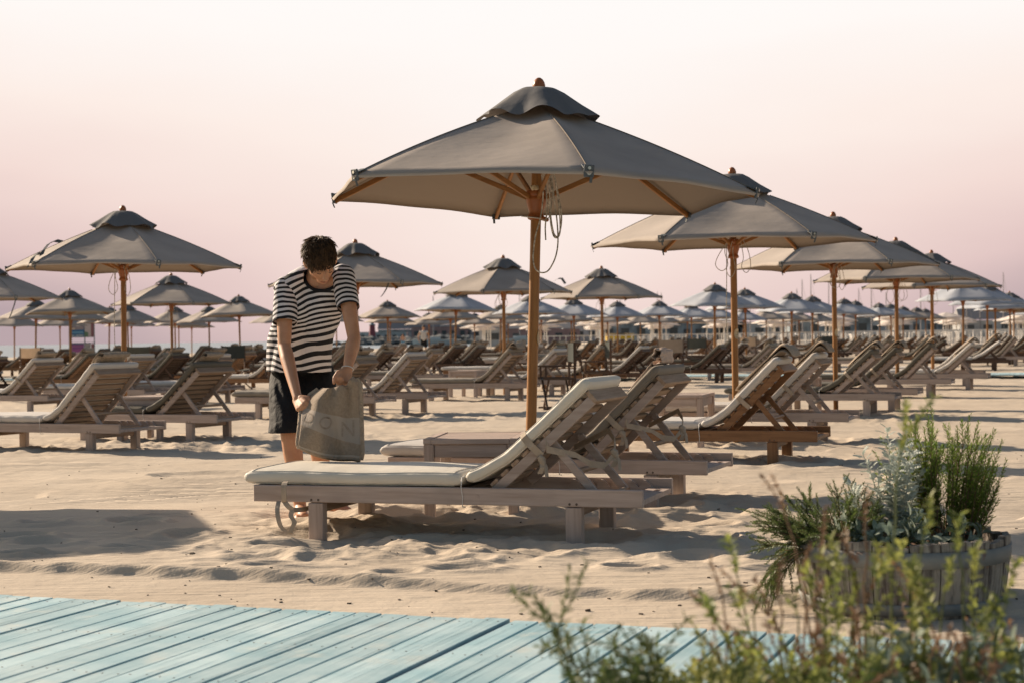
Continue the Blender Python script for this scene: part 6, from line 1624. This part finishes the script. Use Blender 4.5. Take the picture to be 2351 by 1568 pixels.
# silver dusty miller and grey sage in the middle
def silver(name, label, base, stems, mat, seed, ll, lw, per, lobed, stemmat, ang=(1.0, 0.7)):
    t = thing(name, label, 'plant', base); r_ = random.Random(seed); sm = MB(); Lv = Leaves()
    for off, d, L_, dr in stems:
        pts = stem_curve(off, d, L_, dr, r_, 8, 0.10); sm.tube(pts, [0.004 * (1 - 0.6 * i / 8) for i in range(9)], 5, False)
        n = int(L_ * per)
        for i in range(n):
            f = 0.12 + 0.88 * (i + r_.random()) / n; p, tt, a, b_ = frame_at(pts, min(f, .999)); th = i * 2.4 + r_.uniform(-.5, .5); o = a * cos(th) + b_ * sin(th)
            an = ang[0] + (ang[1] - ang[0]) * f + r_.uniform(-.25, .25); dd = (tt * cos(an) + o * sin(an)).normalized(); s_ = dd.cross(tt).normalized(); nr_ = s_.cross(dd)
            l = ll * r_.uniform(.6, 1.15) * (1 - 0.35 * f)
            if lobed:
                Lv.leaf(p, dd, l, l * .24, s_, nr_, .35)
                for q_ in (.3, .5, .7, .88):
                    for sg in (-1, 1):
                        d2 = (dd * .65 + s_ * sg * .75).normalized(); Lv.leaf(p + dd * l * q_ - nr_ * l * .35 * q_ * q_, d2, l * .34 * (1.15 - q_ * .5), l * .20, d2.cross(nr_).normalized(), nr_, .3)
            else: Lv.leaf(p, dd, l, l * lw, s_, nr_, r_.uniform(.1, .5))
    sm.build('stem', stemmat, t); Lv.build('leaves', mat, t); return t
st = []
for (dx, h) in ((-0.02, 0.44), (0.02, 0.48), (0.05, 0.40), (-0.08, 0.30), (-0.14, 0.27), (0.09, 0.29), (0.0, 0.33), (-0.05, 0.36), (0.12, 0.24), (0.06, 0.30), (-0.11, 0.22), (0.03, 0.38)):
    st.append(((dx * .35, rr_.uniform(-.03, .03), 0), (dx * 1.3, rr_.uniform(-.15, .05), 0.5), h, rr_.uniform(-.05, .1)))
rb = at(2055, 1225, 6.05)
silver('dusty_miller', 'silver leaved dusty miller rising in the middle of the barrel planter', (rb.x - 0.01, 6.06, TZ), st, msil, 5, 0.062, .4, 105, True, plain('silver_stem', (0.45, 0.45, 0.40), 0.8))
def sage_at(px, y, n, h, lb, seed):
    r_ = random.Random(seed); st = []
    for i in range(n):
        a = r_.uniform(0, 6.28); st.append(((0.03 * cos(a), 0.03 * sin(a), 0), (cos(a) * .8, sin(a) * .6 - .25, r_.uniform(.6, 1.3)), h * r_.uniform(.6, 1.1), r_.uniform(.0, .5)))
    q_ = at(px, 1230, y); silver('sage_plant', lb, (q_.x, y, TZ), st, msage, seed, 0.068, .42, 95, False, mgst, (1.1, .6))
sage_at(2035, 5.86, 13, 0.17, 'grey green sage at the front of the barrel, below the dusty miller', 11)
sage_at(2150, 5.88, 12, 0.15, 'grey green sage between the dusty miller and the tall rosemary', 12)
sage_at(1995, 5.92, 8, 0.14, 'small grey sage left of the middle of the barrel', 13)
sage_at(2215, 5.90, 6, 0.09, 'lowest sage over the bare soil at the right of the barrel', 14)

# blurred herbs in the nearest planter
GZ = 0.034 + 0.24 - 0.055
def herb(label, tips, mat, seed, leafl=0.020, leafw=.45, per=150, brown=0.0, base=(GX, GY), name='herb_bush', lname='leaves', root=0.12):
    t = thing(name, label, 'plant', (base[0], base[1], GZ), 0, 'herbs growing in the planter box'); r_ = random.Random(seed); sm = MB(); Lv = Leaves(); B0_ = Vector((base[0], base[1], GZ))
    for (xd, yd, Y, bare) in tips:
        tip = at(xd, yd, Y) - B0_; o = Vector((tip.x * 0.88 + r_.uniform(-root, root) * .5, tip.y * 0.6 + r_.uniform(-root, root) * .5, 0)); o.x = max(-.66, min(.66, o.x)); o.y = max(-.18, min(.18, o.y))
        c1 = o + Vector((0, 0, tip.z * 0.55)) + (tip - o) * 0.15; pts = []
        for i in range(11):
            f = i / 10; p = o * (1 - f) ** 2 + c1 * 2 * f * (1 - f) + tip * f * f; pts.append(p + Vector((r_.uniform(-1, 1), r_.uniform(-1, 1), 0)) * 0.006 * f)
        sm.tube(pts, [0.0032 * (1 - .7 * i / 10) for i in range(11)], 5, False)
        segs = [(pts, 0.35 if not bare else 0.80)]
        for q_ in range(r_.randint(2, 4) if not bare else 1):
            f = r_.uniform(.3, .85); p, tt, a, b_ = frame_at(pts, f); th = r_.uniform(0, 6.28); d2 = (tt + (a * cos(th) + b_ * sin(th)) * .7).normalized(); p2 = stem_curve(p, d2, r_.uniform(.05, .13), 0.0, r_, 5, .1); sm.tube(p2, 0.0013, 3, False); segs.append((p2, .1))
        for pp, s0 in segs:
            tot = sum((pp[i + 1] - pp[i]).length for i in range(len(pp) - 1)); n = int(tot * per * (1 - s0))
            for i in range(n):
                f = s0 + (1 - s0) * (i + r_.random()) / n; p, tt, a, b_ = frame_at(pp, min(f, .999)); th = i * 2.4 + r_.uniform(-.5, .5); o2 = a * cos(th) + b_ * sin(th); an = r_.uniform(.5, 1.1)
                d = (tt * cos(an) + o2 * sin(an)).normalized(); s_ = d.cross(tt).normalized(); l = leafl * r_.uniform(.6, 1.2); Lv.leaf(p, d, l, l * leafw, s_, s_.cross(d), r_.uniform(0, .4))
    sm.build('stem', mdry if brown else mgst, t); Lv.build(lname, mat, t); return t
rg = random.Random(19)
def tipset(n, x0, x1, ytop, ybot, Y0=2.45, Y1=3.0, bare=0.0):
    out_ = []
    for i in range(n):
        x = x0 + (x1 - x0) * (i + rg.random()) / n; yt = np.interp(x, [p_[0] for p_ in ytop], [p_[1] for p_ in ytop]); out_.append((x, yt + rg.random() ** 1.5 * (ybot - yt), rg.uniform(Y0, Y1), rg.random() < bare))
    return out_
top1 = [(1215, 1360), (1330, 1440), (1420, 1400), (1500, 1390), (1560, 1335), (1650, 1300), (1750, 1370), (1850, 1300), (1950, 1290), (2050, 1260), (2150, 1240), (2250, 1340), (2351, 1370)]
mgreen3 = leafmat('mid_green_herb_leaf', (0.10, 0.155, 0.035), (0.25, 0.28, 0.075), 0.45)
herb('dark green spreading herb reaching left over the turquoise planks', [(1218, 1357, 2.60, False), (1243, 1400, 2.63, False), (1290, 1440, 2.64, False), (1335, 1425, 2.64, False), (1360, 1500, 2.55, False), (1400, 1470, 2.55, False), (1450, 1440, 2.60, False), (1390, 1530, 2.51, False), (1440, 1500, 2.64, False), (1500, 1480, 2.55, False), (1300, 1550, 2.46, False), (1480, 1540, 2.55, False)] + tipset(14, 1330, 1700, [(1300, 1540), (1700, 1520)], 1600), mherb2, 21, 0.019, .3, 220)
herb('yellow green leafy herb filling the bottom right corner', tipset(72, 1440, 2390, [(1440, 1550), (1700, 1520), (1900, 1510), (2351, 1480)], 1620), mherb, 22, 0.018, .5, 150)
herb('mid green herb with taller shoots before the barrel', [(x, y, Y, True) for x, y, Y, _ in tipset(10, 1540, 2350, top1, 1440)] + tipset(14, 1540, 2350, [(1500, 1490), (2351, 1480)], 1570), mgreen3, 23, 0.017, .45, 140)
herb('tall thin herb stalks crossing the barrel planter', [(1912, 1235, 2.75, True), (1962, 1310, 2.75, True), (2140, 1140, 2.79, True), (2200, 1180, 2.79, True), (2190, 1290, 2.75, True), (2080, 925, 2.84, True), (2085, 1300, 2.75, True), (2015, 1250, 2.75, True), (1845, 1300, 2.75, True), (1668, 1240, 2.75, True), (2240, 1260, 2.79, True), (2330, 1300, 2.75, True), (1905, 1330, 2.64, False), (2120, 1330, 2.64, False)], mherb, 24, 0.020, .45, 260)
mbrn = leafmat('dry_brown_leaf', (0.20, 0.11, 0.065), (0.30, 0.18, 0.10), 0.3)
herb('dry reddish brown stalks among the foreground herbs', [(1640, 1290, 2.64, True), (1770, 1085, 2.75, True), (1735, 1330, 2.64, True), (1790, 1290, 2.64, True), (1760, 1420, 2.60, True), (1860, 1250, 2.75, True), (1990, 1130, 2.79, True), (2100, 1330, 2.75, True), (1690, 1440, 2.64, True), (1880, 1440, 2.55, True), (1960, 1400, 2.55, True), (1930, 1500, 2.46, True), (2140, 1450, 2.55, True), (1830, 1490, 2.55, True), (2040, 1490, 2.55, True), (1600, 1450, 2.64, True), (1945, 1210, 2.75, True), (1890, 1160, 2.75, True)] + [(x, y, Y, True) for x, y, Y, _ in tipset(30, 1560, 2340, [(1600, 1440), (2300, 1420)], 1590)], mbrn, 25, 0.012, .5, 190, 1.0)
herb('broad grey green leaves at the lower right of the foreground herbs', tipset(12, 1980, 2360, [(1980, 1470), (2360, 1440)], 1590), msage, 26, 0.040, .42, 70)

# small bits lying on the sand
m_ = MB(); rd = random.Random(15)
for i in range(420):
    y = 5.9 + 12 * rd.random() ** 1.8; x = rd.uniform(-.33, .33) * y
    u_, v_ = (Vector((x, y, 0)) - Vector((.12, 9.45, 0))).dot(EU), (Vector((x, y, 0)) - Vector((.12, 9.45, 0))).dot(EV)
    if v_ < -3.4: continue
    z = ground(x, y); s_ = rd.uniform(.003, .009) * (1 if rd.random() > .05 else 1.8)
    m_.box((x, y, z + s_ * .25), (s_ * rd.uniform(.6, 2), s_, s_ * .6), Matrix.Rotation(rd.uniform(0, 3), 3, 'Z') @ Matrix.Rotation(rd.uniform(-.4, .4), 3, 'X'))
tag(m_.build('beach_debris', plain('dark_bits', (0.09, 0.07, 0.055), 0.9, nscale=3, namt=.6)), 'small dark bits of wood and shell scattered on the sand', kind='stuff')
